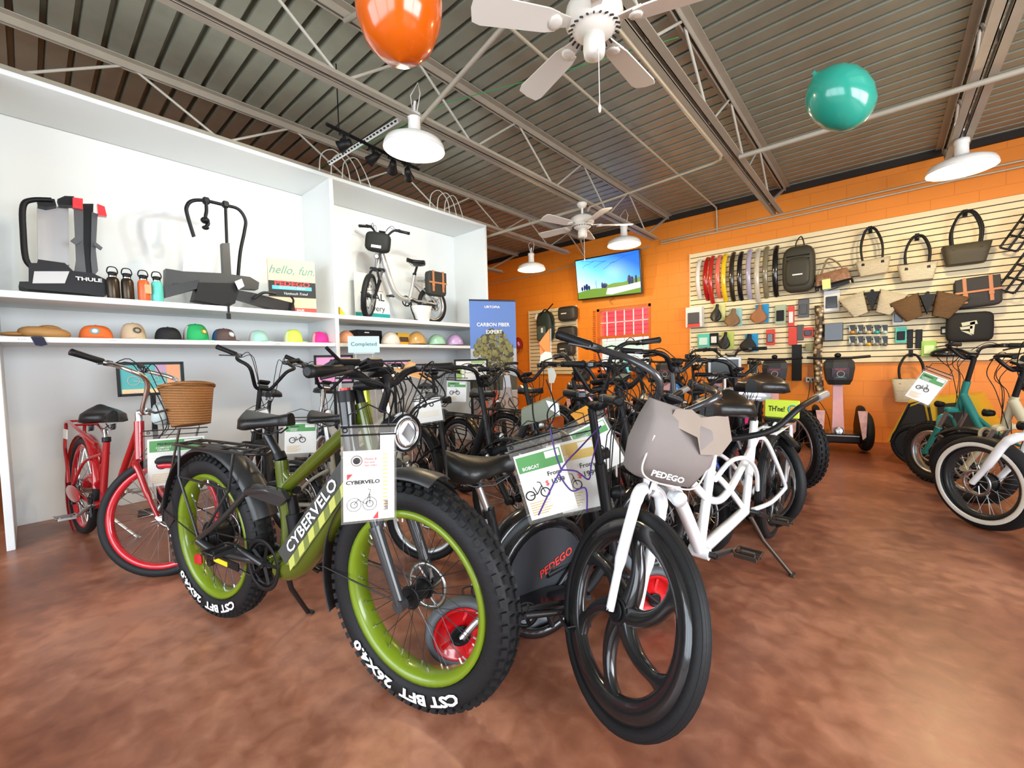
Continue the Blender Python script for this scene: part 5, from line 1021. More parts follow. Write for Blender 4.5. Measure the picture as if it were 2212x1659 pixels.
# silver bike displayed in the right bay
rp=W(937,690,x=-4.58); fp=W(762,668,x=-4.55)
SBk,SS=bike('display_bicycle','small silver step-through e-bike displayed on the upper shelf of the right bay',(-4.60,rp.y),(-4.50,fp.y+.06),mini(sil,Rf=.25,Rr=.25,tw=.06,th=.05,rw=.04,fork='susp',forkm=blk,steer=42,fit=0,stem=.12,rack=(-.2,.2,.56),rackm=sil,wb0=.98,saddle=(.26,.74),tn=40,fend=0,bar=dict(w=.29,rise=.10,sweep=.10,fwd=.04)))
SBk.location.z=UZ
bk2=thing('handlebar_bag','black handlebar bag with a white label on the displayed silver bike','bag',(0,0,0)); mb=MB(SS@M.Translation((.96+BK['shf'],0,.88))); mb.ell((0,0,0),(.07,.14,.11),n=20,e=.45); mb.build('bag_body',K('black_canvas'),bk2)
mb=MB(SS@M.Translation((.96+BK['shf'],0,.88))); mb.box((.072,0,-.06),(.004,.11,.03)); mb.build('label_patch',white,bk2); bk2.location=SBk.location; bk2.rotation_euler=SBk.rotation_euler
o=thing('pannier_bag','charcoal pannier with tan leather straps on the rack of the displayed silver bike','bag',tuple(W(942,640,x=-4.47)),PI/2); strap_bag(o,.30,.32,.10)
p=W(912,694,x=-4.42); o=thing('white_basket','white woven bin standing before the rear wheel of the displayed bike','basket',(-4.42,p.y,UZ)); mb=MB(); taper(mb,.15,.19,.17,.26,.19,e=.7); mb.build('bin_body',K('bin_white',(.75,.75,.72),.5,bump=.6,nscale=90),o)
a=W(768,690,x=-4.80); b=W(842,690,x=-4.80); h_=W(800,592,x=-4.80).z-UZ
o=thing('notice_board','white free trial and delivery notice leaning behind the displayed silver bike','sign',(-4.80,(a.y+b.y)/2,UZ),PI/2); w_=b.y-a.y
mb=MB(); mb.box((0,0,h_/2),(w_,.012,h_),0); mb.box((0,-.007,h_*.09),(w_,.003,h_*.18),1); mb.box((0,-.007,h_*.655),(w_*.6,.003,.004),2); mb.build('board',[paper,K('teal_print',(.01,.33,.31),.5),ink],o)
mb=MB(); T=lambda x,z:plane_T((x,-.01,z),(1,0,0),(0,0,1))
mb.text('Free',.10,T(-.02,h_*.76)); mb.text('TRIAL',.125,T(.0,h_*.53),bold=.01); mb.text('Delivery',.10,T(0,h_*.29)); mb.build('lettering',ink,o)
p=W(738,672,x=-4.42); mb=MB(); mb.prism([(0,0,0),(.0,.07,0),(.0,.0,.09)],(-.05,0,0)); o=mb.build('yellow_wedge',yellow); o.location=(-4.40,p.y-.03,UZ); tag(o,'small yellow wheel wedge at the left end of the right upper shelf','wedge')
# lower shelf: caps
def cap(px0,px1,pt,nm,c1,c2=None,c3=None,rz=-70,label=None,badge=None):
    a=W(px0,738,x=-4.52); b=W(px1,738,x=-4.52); r_=(b.y-a.y)/2*.84; r_=min(r_,.15); y=(a.y+b.y)/2; h=max(.075,W((px0+px1)/2,pt,x=-4.52).z-LZ)
    o=thing('cap',label,'cap',(-4.53,y,LZ),R(rz)); m1=K('cap_'+nm,c1,.75,bump=.2,nscale=80)
    mb=MB()
    secs=[]
    for i in range(9):
        t=i/8; z=h*math.sin(t*PI/2)**.9; rr_=r_*math.cos(t*PI/2)**.55 if i<8 else .002; secs.append([V((rr_*1.08*math.sin(2*PI*j/20)*1.0+ .0,rr_*math.cos(2*PI*j/20),z)) for j in range(20)])
    mb.loft(secs,0)
    mb.m=[(1 if c2 is not None and (sum(mb.v[i].x for i in f)/len(f))<-.01 else 0) for f in mb.f]
    mb.ell((0,0,h),(.008,.008,.006),mi=0,n=8); mb.build('crown',[m1,K('cap_back_'+nm,c2,.8)] if c2 else [m1],o)
    mb=MB(); secs=[]
    for i in range(9):
        t=-1+i/4; xo=r_*1.0*math.sqrt(max(0,1-t*t*.8)); e=.075*math.sqrt(max(0,1-t*t)); z0=.008-.014*t*t+.012
        secs.append([V((xo-.01,r_*.92*t,z0)),V((xo+e,r_*.92*t,z0-.012)),V((xo+e,r_*.92*t,z0-.016)),V((xo-.01,r_*.92*t,z0-.005))])
    mb.loft(secs); mb.build('brim',K('cap_brim_'+nm,c3,.7) if c3 else m1,o)
    if badge: mb=MB(); mb.ell((r_*.98,0,h*.55),(.006,.028,.026),(0,-.35,0),n=14); mb.ell((r_*1.0,0,h*.55),(.006,.018,.017),(0,-.35,0),1,14); mb.build('badge',[K('badge_'+nm,badge,.6),K('badge_in_'+nm,tuple(min(1,x*3+.1) for x in badge),.6)],o)
    return o
p=W(88,722,x=-4.5); o=thing('flat_cap','tan leather flat cap at the left end of the lower shelf','cap',(-4.5,p.y,LZ),R(90)); mb=MB(); mb.ell((.02,0,.035),(.13,.10,.045),(0,.08,0),n=20,e=.8); mb.ell((-.12,0,.025),(.07,.06,.016),n=14); mb.ell((.04,0,.055),(.07,.06,.04),n=16); mb.build('cap_crown',K('ochre_leather',(.42,.22,.07),.5),o)
mb=MB(); p=W(80,727,x=-4.32); mb.prism([(0,-.03,0),(0,.03,0),(.0,.045,-.05),(0,.015,-.06),(0,-.01,-.055)],(-.012,0,0)); mb.box((-.06,0,.004),(.13,.05,.003)); o=mb.build('cloth_strap',K('navy_strap',(.01,.01,.035),.7)); o.location=(-4.30,p.y,LZ-.005); tag(o,'navy strap end hanging over the lower shelf below the flat cap','strap')
cap(163,253,703,'orange',(.75,.16,.03),label='orange cap with a pale blue patch on the lower shelf',badge=(.2,.35,.4),rz=-8)
cap(255,322,698,'beige',(.55,.42,.28),(.7,.65,.5),(.75,.65,.42),label='beige cap with a dark round badge on the lower shelf',badge=(.08,.07,.05),rz=12)
cap(330,398,707,'black',(.012,.012,.014),label='black cap with a small white mark on the lower shelf',rz=28)
cap(392,456,700,'green',(.02,.40,.12),(.65,.62,.55),(.03,.5,.2),label='green cap with a gold round badge and white mesh back',badge=(.3,.25,.05),rz=30)
cap(455,514,710,'brown',(.10,.06,.055),(.02,.12,.35),label='dark brown cap with a white badge and blue mesh back',badge=(.5,.5,.5),rz=28)
cap(536,582,714,'mint',(.35,.62,.55),(.6,.65,.6),label='pale mint cap on the lower shelf, right of the brown cap',rz=35)
cap(612,656,712,'lime',(.65,.85,.12),(.8,.85,.5),label='lime yellow cap on the lower shelf',rz=30)
cap(672,710,717,'pink',(.85,.03,.28),(.85,.45,.5),label='hot pink cap next to the shelf divider',rz=30)
def helmet(px0,px1,pt,nm,c,label,c2=None):
    a=W(px0,745,x=-4.5); b=W(px1,745,x=-4.5); r_=min(.13,(b.y-a.y)/2); h=W((px0+px1)/2,pt,x=-4.5).z-LZ
    o=thing('helmet',label,'helmet',(-4.5,(a.y+b.y)/2,LZ)); mb=MB(); mb.ell((0,0,.0),(.12,r_,h),n=24,zmin=0); mb.build('helmet_shell',[K('helmet_'+nm,c,.3,coat=.5)],o)
    mb=MB(); mb.lathe([(r_*.98,0),(r_*1.0,.012),(r_*.96,.014)],(0,0,0),n=28); mb.build('helmet_rim',black if not c2 else K('helmet_rim_'+nm,c2,.5),o)
helmet(730,766,714,'peach',(.70,.33,.19),'shiny peach helmet just right of the shelf divider')
helmet(826,862,716,'cream',(.75,.66,.56),'cream helmet with thin dark stripes on the lower right shelf')
helmet(880,920,716,'gold',(.55,.32,.10),'gold helmet on the lower right shelf, beside the mint one')
helmet(922,964,722,'mint',(.35,.60,.42),'mint green helmet on the lower right shelf')
helmet(963,1001,722,'lilac',(.55,.36,.62),'lilac helmet at the right end of the lower shelf')
o=thing('striped_box','yellow and brown boxed helmet card between the cream and gold helmets','box',(-4.55,W(868,745,x=-4.55).y,LZ)); mb=MB(); mb.box((0,0,.075),(.10,.17,.15),b=.003); mb.build('box_body',K('box_yellow',(.70,.40,.03),.5),o); mb=MB(); mb.box((.052,0,.07),(.003,.13,.06)); mb.build('box_print',K('box_brown',(.08,.04,.02),.6),o)
o=thing('black_case','slim black case lying behind the peach helmet','box',(-4.75,W(790,735,x=-4.75).y,LZ)); mb=MB(); mb.box((0,0,.09),(.2,.34,.18),b=.01); mb.build('case_body',black,o); mb=MB(); mb.box((.102,-.04,.15),(.003,.06,.012)); mb.build('case_label',white,o)
# price strips on the lower shelf edge
for k,(px,py) in enumerate(((48,733),(245,740),(460,747),(600,748),(925,753))):
    p=W(px,py,x=-4.306); o=thing('shelf_label','narrow white price strip on the lower shelf edge, %s'%['below the flat cap','below the orange cap','below the brown cap','left of the lime cap','under the mint helmet'][k],'label',(p.x,p.y,1.385)); mb=MB(); mb.box((0,0,.007),(.002,.10,.014)); mb.build('strip',K('strip_white',(.85,.85,.85),.4),o); mb=MB(); mb.text('$ 34.95',.012,plane_T((.0016,0,.007),(0,1,0),(0,0,1))); mb.build('strip_print',ink,o)
# pink box edge
# "Completed" card on a clear holder
p=W(786,744,x=-3.95); o=thing('completed_sign','pale blue handwritten sign in a clear clip holder above the handlebars','sign',(p.x,p.y,p.z-.06),math.atan2(-p.y,-p.x)+PI/2)
mb=MB(); mb.box((0,0,.06),(.30,.004,.165)); mb.build('card',K('pale_blue_card',(.50,.78,.86),.6),o)
mb=MB(); mb.text('Completed',.055,plane_T((0,-.004,.065),(1,0,0),(0,0,1))); mb.build('lettering',ink,o)
mb=MB(); mb.box((0,-.003,-.01),(.20,.003,.05),0); mb.build('clip',K('clear_acrylic',(.8,.85,.87),.1,alpha=.35),o)
mb=MB(); mb.tube([(-.08,.03,-.03),(-.12,.05,-p.z+.06)],.004,5); mb.tube([(.08,.03,-.03),(.12,.05,-p.z+.06)],.004,5); mb.box((0,.05,-p.z+.065),(.3,.2,.01)); mb.build('stand',K('clear_acrylic'),o)
# framed signs on poles
def framed(px,py,x,wd,hh,label,cols,txt=None,rzo=0):
    p=W(px,py,x=x); face=math.atan2(-p.y,-p.x)+PI/2; o=thing('framed_sign',label,'sign',(p.x,p.y,0),face+rzo); z=p.z
    mb=MB()
    for s in (-1,1): mb.box((s*wd/2,0,z),(.022,.02,hh+.022)); mb.box((0,0,z+s*hh/2),(wd,.02,.022))
    mb.build('sign_frame',black,o)
    mb=MB(); mb.box((0,.0,z),(wd-.02,.006,hh-.02),0)
    for (x0,x1,z0,z1,mi) in cols[1]: mb.box(((x0+x1)/2*wd,-.005,z+(z0+z1)/2*hh),((x1-x0)*wd,.002,(z1-z0)*hh),mi)
    bx=-.08*wd; bz=z-.05*hh; r_=.13*hh*1.1
    for dx in (-.2,.2): mb.ring((bx+dx*wd,-.008,bz),(0,1,0),r_,.002,.001,20,4,len(cols[0])-1)
    mb.tube([(bx-.2*wd,-.008,bz),(bx-.02*wd,-.008,bz-.02),(bx+.2*wd,-.008,bz),(bx+.14*wd,-.008,bz+.25*hh),(bx-.05*wd,-.008,bz+.02),(bx-.1*wd,-.008,bz+.18*hh)],.0018,4,len(cols[0])-1)
    if txt: mb.text(txt,.04,plane_T((0,-.008,z-hh*.42),(1,0,0),(0,0,1)),len(cols[0])-1,bold=.02)
    mb.build('sign_print',cols[0],o); mb=MB(); mb.box((0,.015,(z-hh/2)/2),(.035,.012,z-hh/2)); mb.box((0,.015,.006),(.28,.22,.012)); mb.build('sign_post',black,o)
framed(328,818,-4.50,.40,.25,'black framed teal and orange bicycle sign on a post behind the red cruiser',([K('sign_teal',(.08,.42,.42),.5),K('sign_orange',(.85,.35,.18),.5),K('sign_sand',(.85,.62,.28),.5),K('sign_lilac',(.5,.3,.45),.5),K('sign_pink_line',(.85,.6,.55),.5)],[(.24,.46,-.42,.46,1),(-.46,.24,-.46,-.32,2),(.06,.24,.2,.46,3)]),'COMFORT CRUISER')
framed(722,798,-4.35,.36,.28,'black framed pink bicycle sign on a post beside the shelf divider',([K('sign_rose',(.80,.30,.55),.5),paper,ink],[(-.12,.42,-.3,.3,1)]))
framed(852,800,-4.40,.36,.22,'black framed pale sign on a post behind the straw hat',([paper,K('sign_rose'),ink],[(-.46,.46,.3,.46,1)]))
framed(1018,800,-3.9,.40,.26,'black framed white and green bicycle sign on a post near the blue banner',([paper,K('sign_green',(.3,.5,.12),.5),ink],[(-.46,-.3,-.4,.1,1),(.0,.42,.34,.44,1)]))
# ================================================================ price pouches, scooter, Segways and the rest
def pouch(px,py,d,wd,hh,label,style='green',ry=0,yaw=0,title=None,price=None,name='price_pouch'):
    p=W(px,py,d=d); o=thing(name,label,'price sign',p,math.atan2(-p.y,-p.x)+PI/2+R(yaw),None,ry=R(ry))
    F=lambda x,z,y=-.006:plane_T((x*wd,y,z*hh),(1,0,0),(0,0,1))
    mb=MB()
    for s in (-1,1): mb.tube([(s*wd*.36,0,-.03*hh),(s*wd*.36,.004,.1*hh),(0,.008,.2*hh)],.0022,5)
    mb.tube([(-wd*.5,-.004,-.005),(wd*.5,-.004,-.005)],.003,5); mb.ring((-wd*.42,-.006,-.05*hh),(0,1,0),.006,.0018,.001,16,4); mb.tube([(-wd*.5,-.005,-.10*hh),(wd*.5,-.005,-.10*hh)],.0025,5); mb.build('cord',black,o)
    mb=MB(); mb.box((0,.003,-hh*.5),(wd,.001,hh)); mb.build('clear_sleeve',clear,o)
    x0,x1,z0,z1=-.44,.44,-.95,-.16
    mb=MB(); mats=[paper,K('header_green',(.10,.32,.10),.5),ink,K('price_red',(.75,.05,.05),.5),K('blush_card',(.80,.66,.62),.6),K('gold_print',(.72,.5,.15),.6)]
    R_=lambda a,b,c,d_,mi,y=-.001:mb.box(((a+b)/2*wd,y,(c+d_)/2*hh),((b-a)*wd,.0016,(d_-c)*hh),mi)
    if style in('green','gold'):
        hm=1 if style=='green' else 5
        R_(x0,x1,z0,z1,0); R_(x0+.03,x1-.03,-.38,-.19,hm,-.0025); R_(.12,x1-.05,-.28,-.20,0,-.004)
        if title: mb.text(title,.055*hh,F(-.18,-.335,-.005),0,bold=.03,sx=.95)
        else: mb.text('PEDEGO',.055*hh,F(-.17,-.25,-.005),2,bold=.03); mb.text('COMFORT',.042*hh,F(-.2,-.31,-.005),0,bold=.02); mb.text('CRUISER',.042*hh,F(-.2,-.35,-.005),0,bold=.02)
        bx,bz=((-.20,-.66) if price else (-.10,-.60))
        for dx in (-.13,.15): mb.ring(((bx+dx)*wd,-.004,bz*hh),(0,1,0),.080*wd,.0022,.001,24,4,2)
        mb.tube([((bx-.13)*wd,-.004,bz*hh),((bx-.0)*wd,-.004,(bz-.0)*hh),((bx+.12)*wd,-.004,(bz+.09)*hh)],.0017,4,2); mb.tube([((bx+.15)*wd,-.004,bz*hh),((bx+.10)*wd,-.004,(bz+.13)*hh),((bx+.05)*wd,-.004,(bz+.14)*hh)],.0015,4,2); mb.tube([((bx+0)*wd,-.004,bz*hh),((bx-.04)*wd,-.004,(bz+.09)*hh)],.0015,4,2)
        for k in range(6): R_(x0+.06,x0+.45-.05*(k%3),-.75-.028*k-.008,-.75-.028*k,5,-.003)
        if price: mb.text('From',.075*hh,F(.20,-.46,-.005),2,bold=.01); mb.text('$',.085*hh,F(.03,-.56,-.005),3,bold=.01); mb.text(price,.085*hh,F(.24,-.56,-.005),2,bold=.01); 
    elif style=='brand':
        R_(-.46,.40,-.97,-.26,4); R_(.20,.46,-.97,-.09,0,-.0005); R_(-.40,.18,-.96,-.48,0,-.003)
        mb.ring((-.22*wd,-.005,-.36*hh),(0,1,0),.0145,.0008,.001,24,4,2); mb.ell((-.22*wd,-.005,-.36*hh),(.0095,.001,.0095),mi=2,n=16)
        mb.text('Mobile &\nfun and\nfast rides',.032*hh,F(.03,-.345,-.005),3)
        mb.text('CYBERVELO',.052*hh,F(-.11,-.575,-.006),2,bold=.03,sx=1.15)
        for dx in (-.15,.13): mb.ring(((-.12+dx)*wd,-.006,-.80*hh),(0,1,0),.019,.0006,.001,24,4,2); mb.ring(((-.12+dx)*wd,-.006,-.80*hh),(0,1,0),.009,.0008,.001,20,4,2)
        mb.tube([(-.27*wd,-.006,-.8*hh),(-.2*wd,-.006,-.75*hh),(-.06*wd,-.006,-.80*hh),(.0*wd,-.006,-.70*hh),(.03*wd,-.006,-.66*hh),(-.02*wd,-.006,-.65*hh)],.0008,4,2); mb.tube([(.01*wd,-.006,-.7*hh),(.01*wd,-.006,-.8*hh)],.0008,4,2)
        mb.prism([(.06*wd,-.006,-.955*hh),(.16*wd,-.006,-.955*hh),(.16*wd,-.006,-.88*hh)],(0,-.001,0),3); mb.prism([(-.39*wd,-.006,-.49*hh),(-.29*wd,-.006,-.49*hh),(-.39*wd,-.006,-.55*hh)],(0,-.001,0),3)
        for k in range(14): R_(.25,.33,-.3-.012-.04*k,-.3-.04*k,5,-.003)
        for k in range(10): R_(.26+.015*(k%3),.34,-.78-.010*k-.004,-.78-.010*k,2,-.004)
    else:
        R_(x0,x1,z0,-.05,0)
        for dx in (-.12,.12): mb.ring((dx*wd,-.004,-.3*hh),(0,1,0),.06*wd,.003,.001,18,4,2)
        for k in range(4): R_(x0+.1,x1-.1,-.55-.06*k-.01,-.55-.06*k,5,-.003)
    mb.build('printed_sheet',mats,o); return o
pouch(381,925,2.50,.30,.345,'price pouch with a green header hanging on the front of the red cruiser','green',2)
pouch(797,917,1.22,.152,.285,'tall clear pouch with a pink-white brochure on the green fat-tyre bike','brand',2)
pouch(650,900,2.75,.21,.25,'price pouch with a small green header hanging on the silver bicycle','green',3)
pouch(922,858,2.9,.20,.18,'white sheet with a tiny bicycle drawing, left of the black saddle','white',-6)
pouch(987,815,3.3,.17,.20,'green headed price card hanging above the first black saddle','green',3)
pouch(1150,945,1.62,.21,.325,'tilted green headed pouch priced from 1599, nearest in the middle','green',-15,0,'BOBCAT','1599')
pouch(1222,922,1.85,.24,.39,'yellow headed pouch priced from 1999 behind the purple cord','gold',-13,0,'WISE','1999')
pouch(1256,900,2.15,.22,.31,'white price sheet tilted behind the dark scooter stem','green',-26)
pouch(2030,800,3.0,.16,.26,'tilted green headed price pouch on the black bike at the right','green',28)
pouch(887,1015,1.95,.09,.17,'small price pouch glimpsed between the fork legs of the fat bike','green',0)
pouch(552,885,2.9,.15,.14,'price sheet half hidden behind the saddle of the green bike','white',-15)
# strips and tags
def slip(px,py,d,pts,m,label,name='tag'):
    p=W(px,py,d=d); o=thing(name,label,'tag',p,math.atan2(-p.y,-p.x)+PI/2); mb=MB(); mb.prism([(x,0,z) for x,z in pts],(0,.003,0)); mb.build('card',m,o); mb=MB(); mb.tube([(pts[0][0],0,pts[0][1]),(pts[0][0]+.01,.02,pts[0][1]+.04)],.0015,4); mb.build('tie',black,o); return o
slip(1245,842,2.3,[(-.0,.0),(.04,.0),(.13,-.11),(.09,-.12)],K('pink_card',(.85,.45,.47),.6),'pink card strip hanging in the middle of the bike crowd')
slip(1340,765,3.6,[(0,.01),(.06,0),(.13,-.13),(.06,-.16)],K('turquoise_card',(.15,.60,.60),.5),'turquoise tag hanging in front of the window')
slip(1188,795,3.4,[(-.02,0),(.03,0),(.05,-.06),(.03,-.12),(-.01,-.12)],K('bone_card',(.75,.72,.6),.6),'upright white card with black letters below the round white bell cap')
slip(1178,772,3.6,[(-.05,-.05),(-.04,.02),(0,.05),(.05,.04),(.06,-.02),(.04,-.06),(0,-.07)],K('bone_card'),'white scalloped card with a round emblem below the orange flag')
slip(1265,880,2.5,[(-.09,-.04),(-.0,.01),(.03,.0),(.05,-.07),(-.03,-.11)],K('amber_card',(.9,.38,.03),.5),'amber cardboard flap among the handlebars, right of the pouches')
# orange flag
p=W(1188,745,d=4.2); o=thing('safety_flag','orange triangular safety flag on a pole in front of the small slatwall','flag',(p.x,p.y,0),math.atan2(-p.y,-p.x)+PI/2)
mb=MB(); mb.tube([(.0,0,.4),(.01,0,p.z+.16)],.004,6); mb.build('pole',white,o); mb=MB(); mb.loft([[V((0,0,p.z+.15)),V((0,0,p.z-.02))],[V((-.05,.02,p.z+.06)),V((-.05,.02,p.z-.06))],[V((-.10,.0,p.z+.01)),V((-.10,.0,p.z-.10))]],0,False,True,False); mb.prism([(0,-.01,p.z+.16),(-.11,-.01,p.z+.02),(-.06,-.01,p.z-.05),(0,-.01,p.z-.12)],(0,.003,0)); mb.build('flag_cloth',K('flag_orange',(.9,.25,.05),.6),o)
# straw hat on a handlebar
p=W(893,806,d=2.3); o=thing('sun_hat','tan sun hat resting on black handlebars in front of the shelf','hat',p,0,ry=R(14),rx=R(-12)); mb=MB(); mb.lathe([(0,.055),(.04,.055),(.052,.04),(.058,0),(.062,-.005),(.10,-.002),(.108,-.012),(.10,-.006),(.06,-.01)],(0,0,0),n=28); mb.build('hat_body',K('hat_straw',(.62,.34,.13),.65),o); mb=MB(); mb.lathe([(.0585,.002),(.057,.018)],(0,0,0),n=28); mb.build('hat_band',K('hat_band',(.45,.20,.06),.6),o)
# ---------------------------------------------------------------- seated mini scooter with red wheels
rsp=dict(Rf=.130,Rr=.130,tw=.060,th=.032,rw=.056,frame=blk,hb=(.66,.30),ht=(.60,.72),bb=(.25,.18),fork='rigid',forkm=blk,fr=.013,wheel='solid',rimm=K('hub_red',(.60,.008,.012),.25,coat=.6),tyrem=rubg,hubf=.02,hubr=.03,tn=40,wb=.827,fx=.827,
 tubes=[([(.64,.34),(.52,.20),(.35,.15),(.16,.16)],.022),([(.13,.60),(.16,.40),(.17,.17)],.018)],stays=[([(0,.13,.055),(.08,.20,.05),(.17,.22,.02)],.014,1)],fmats=[blk,alu],saddle=(.10,.70),seat=(.13,.56),sl=.28,sw=.24,sh=.11,postm=alu,spr2=.014,bar=dict(w=.24,rise=.04,sweep=.03,fwd=.02,grip=.11),stem=.24,crank=0,cr=.045,chain=0,disc=1,lightp=(.68,0,.60),steer=0,display=0)
MS,_=bike('mini_scooter','small seated black scooter with red wheels, between the fat bike and the tandem',(-1.215,1.045),(-.749,1.728),rsp,'scooter')
mb=MB(); mb.box((.38,-.0,.20),(.30,.12,.025),b=.006); mb.build('deck',blackg,MS)
# side panel of the moped-style bicycle and its purple bungee cord
pn=[c for c in COL.objects if c.get('label','').startswith('black moped-style')][0]
mb=MB(); pts=[(.205*math.cos(R(a)),-.078,.25+.205*math.sin(R(a))) for a in range(-20,205,12)]; mb.prism(pts+[(-.06,-.078,.10)],(0,.02,0),0); mb.lathe([(.215,-.015),(.25,-.015),(.25,.0),(.215,.0)],(0,-.07,.25),(0,1,0),40,1,True); mb.text('PEDEGO',.045,plane_T((.045,-.081,.30),(.94,0,.34),(-.34,0,.94)),2,bold=.02,sx=1.1,shear=.2)
mb.tube([(.17,-.09,.30),(-.02,-.09,.13),(.01,-.09,.04)],.013,8,1); mb.build('side_panel',[K('panel_charcoal',(.035,.038,.045),.45),blackg,K('logo_red')],pn)
a=W(1163,1113,d=1.50); b=W(1212,1015,d=1.53); c=W(1298,920,d=1.62); e=W(1268,1105,d=1.56)
def cord_obj(pts,label): mb=MB(); mb.tube(spl(pts,8),.003,6); tag(mb.build('bungee_cord',K('cord_purple',(.05,.015,.19),.4)),label,'cord')
cord_obj([a,b,W(1255,965,d=1.56),c],'purple cord running diagonally across the price pouches')
cord_obj([W(1188,925,d=1.55),W(1200,980,d=1.54),b,W(1208,1025,d=1.53),W(1235,1060,d=1.53),W(1265,1055,d=1.54),e],'purple cord looping low over the clear plastic pouch')
cord_obj([b,W(1245,1018,d=1.53),W(1272,1035,d=1.55),W(1278,1000,d=1.57),W(1295,935,d=1.6)],'purple cord curving up to the dark scooter grip')
# cable tangle at the middle
for k,(x0,y0,x1,y1,dd) in enumerate(((1150,850,1230,1000,1.9),(1180,820,1135,980,2.1),(1240,840,1190,930,2.2),(1330,800,1300,900,2.0),(1290,760,1420,890,2.1),(1100,860,1060,960,2.4))):
    mb=MB(); mx=(x0+x1)/2+(40 if k%2 else -30); mb.tube(spl([W(x0,y0,d=dd),W(mx,(y0+y1)/2,d=dd-.05),W(x1,y1,d=dd)],8),.0035,6); tag(mb.build('control_cable',black),'black control cable %s'%['drooping beside the yellow headed pouch','looping left of the pouches','crossing in front of the grey stem','rising to the tall curved bars','following the tall curved bars to the grey bag','drooping over the black fenders'][k],'cable')
# ---------------------------------------------------------------- self-balancing scooters along the back wall
def segway(x,y,rz,label,full=True):
    o=thing('balancing_scooter',label,'balancing scooter',(x,y,0),rz,'self-balancing scooters parked along the orange wall')
    mb=MB(); mb.box((0,0,.16),(.40,.38,.10),b=.02); mb.box((0,-.19,.20),(.36,.01,.01),1); mb.box((0,0,.215),(.38,.34,.012)); mb.build('platform',[blackg,alu],o)
    for s in (-1,1):
        mb=MB(); mb.ring((s*.27,0,.24),(1,0,0),.185,.052,.05,36,10); mb.cyl((s*.24,0,.24),(s*.30,0,.24),.13,24); mb.build('wheel',rub,o)
        mb=MB(); mb.prism([(s*.205,-.20,.16),(s*.205,-.16,.36),(s*.205,-.02,.50),(s*.205,.12,.50),(s*.205,.22,.30),(s*.205,.22,.16)],(s*.03,0,0),0); mb.ell((s*.22,-.03,.50),(.035,.15,.05),mi=0,n=14); mb.build('wheel_guard',black,o)
        mb=MB(); mb.prism([(s*.20-.045,-.215,.50),(s*.20+.045,-.215,.50),(s*.20+.03,-.235,.20),(s*.20-.0,-.235,.17)],(0,.012,0)); mb.build('guard_sticker',K('pink_camo',(.85,.42,.40),.5,noise=.5,nscale=22),o)
    mb=MB(); mb.loft([[V((s*w2,-.07+z*.07+q,z)) for s,q in ((-1,-.012),(1,-.012),(1,.012),(-1,.012))] for w2,z in ((.062,.22),(.05,.55),(.045,.95))],0,sm=False); mb.build('lean_post',K('pink_post',(.80,.42,.44),.4,noise=.12,nscale=14),o)
    mb=MB(); mb.lathe([(0,-.01),(.042,-.01),(.045,0),(.035,.006),(0,.006)],(0,-.12,.25),(0,-1,.2),20); mb.build('lean_knob',alu,o)
    mb=MB(); mb.loft([[V((a*.13*k,-.06+b*.07*k2,z)) for a,b in ((-1,-1),(-.5,-1.4),(.5,-1.4),(1,-1),(1,1),(-1,1))] for k,k2,z in ((.75,.7,.80),(.95,.95,.86),(1.1,1,1.0),(1.05,.9,1.07),(.9,.6,1.10))],0,sm=False); mb.build('handlebar_bag',K('shell_black',(.02,.02,.02),.5),o)
    mb=MB(); mb.prism([(-.085,-.165,1.0),(.085,-.165,1.0),(.075,-.145,.86),(-.075,-.145,.86)],(0,.01,0),0); mb.text('PEDEGO',.03,plane_T((0,-.170,.985),(1,0,0),(0,0,1)),1,bold=.03); mb.ring((0,-.168,.93),(0,1,0),.035,.003,.001,20,4,2,); mb.box((0,-.165,.89),(.09,.004,.006),3); mb.build('bag_badge',[K('badge_plum',(.07,.05,.07),.5),K('badge_red',(.35,.08,.08),.5),K('badge_cream',(.6,.55,.5),.5),K('badge_cyan',(.1,.35,.45),.5)],o)
    mb=MB(); mb.tube([(-.31,.0,1.13),(-.12,.0,1.115),(.12,.0,1.115),(.31,.0,1.13)],.016,8); mb.build('handlebar',black,o); mb=MB(); mb.ell((0,0,1.15),(.035,.04,.03),n=12); mb.build('controller',black,o)
    return o
s0=segway(-.42,6.47,R(14),'complete black balancing scooter with a pink post and pink camouflage guards below the slatwall')
for px,lb in ((1673,'balancing scooter with a black bag, just behind the rear rack of the tandem'),(1549,'balancing scooter whose plum badge shows beside the grey display screen'),(1441,'balancing scooter between the window and the slatwall'),(1342,'balancing scooter parked right under the window'),(1260,'balancing scooter parked left of the window')):
    p=W(px,805,y=6.55); dup(s0,(p.x,6.55,0),R(10),lb)
# grey laptop-like screen and propped board above the tandem
p=W(1565,795,d=4.3); o=thing('display_screen','grey framed flat screen standing above the crowd, left of the tandem saddle','screen',(p.x,p.y,0),math.atan2(-p.y,-p.x)+PI/2)
mb=MB(); mb.box((0,0,p.z),(.30,.03,.22),b=.004); mb.build('screen_case',K('case_silver',(.5,.5,.48),.35,.4),o); mb=MB(); mb.box((0,-.017,p.z),(.25,.004,.17)); mb.build('screen_glass',K('screen_dark',(.05,.055,.055),.2),o); mb=MB(); mb.cyl((0,.02,0),(0,.02,p.z),.02,10); mb.cyl((0,.02,0),(0,.02,.02),.14,20); mb.build('screen_stand',alu,o)
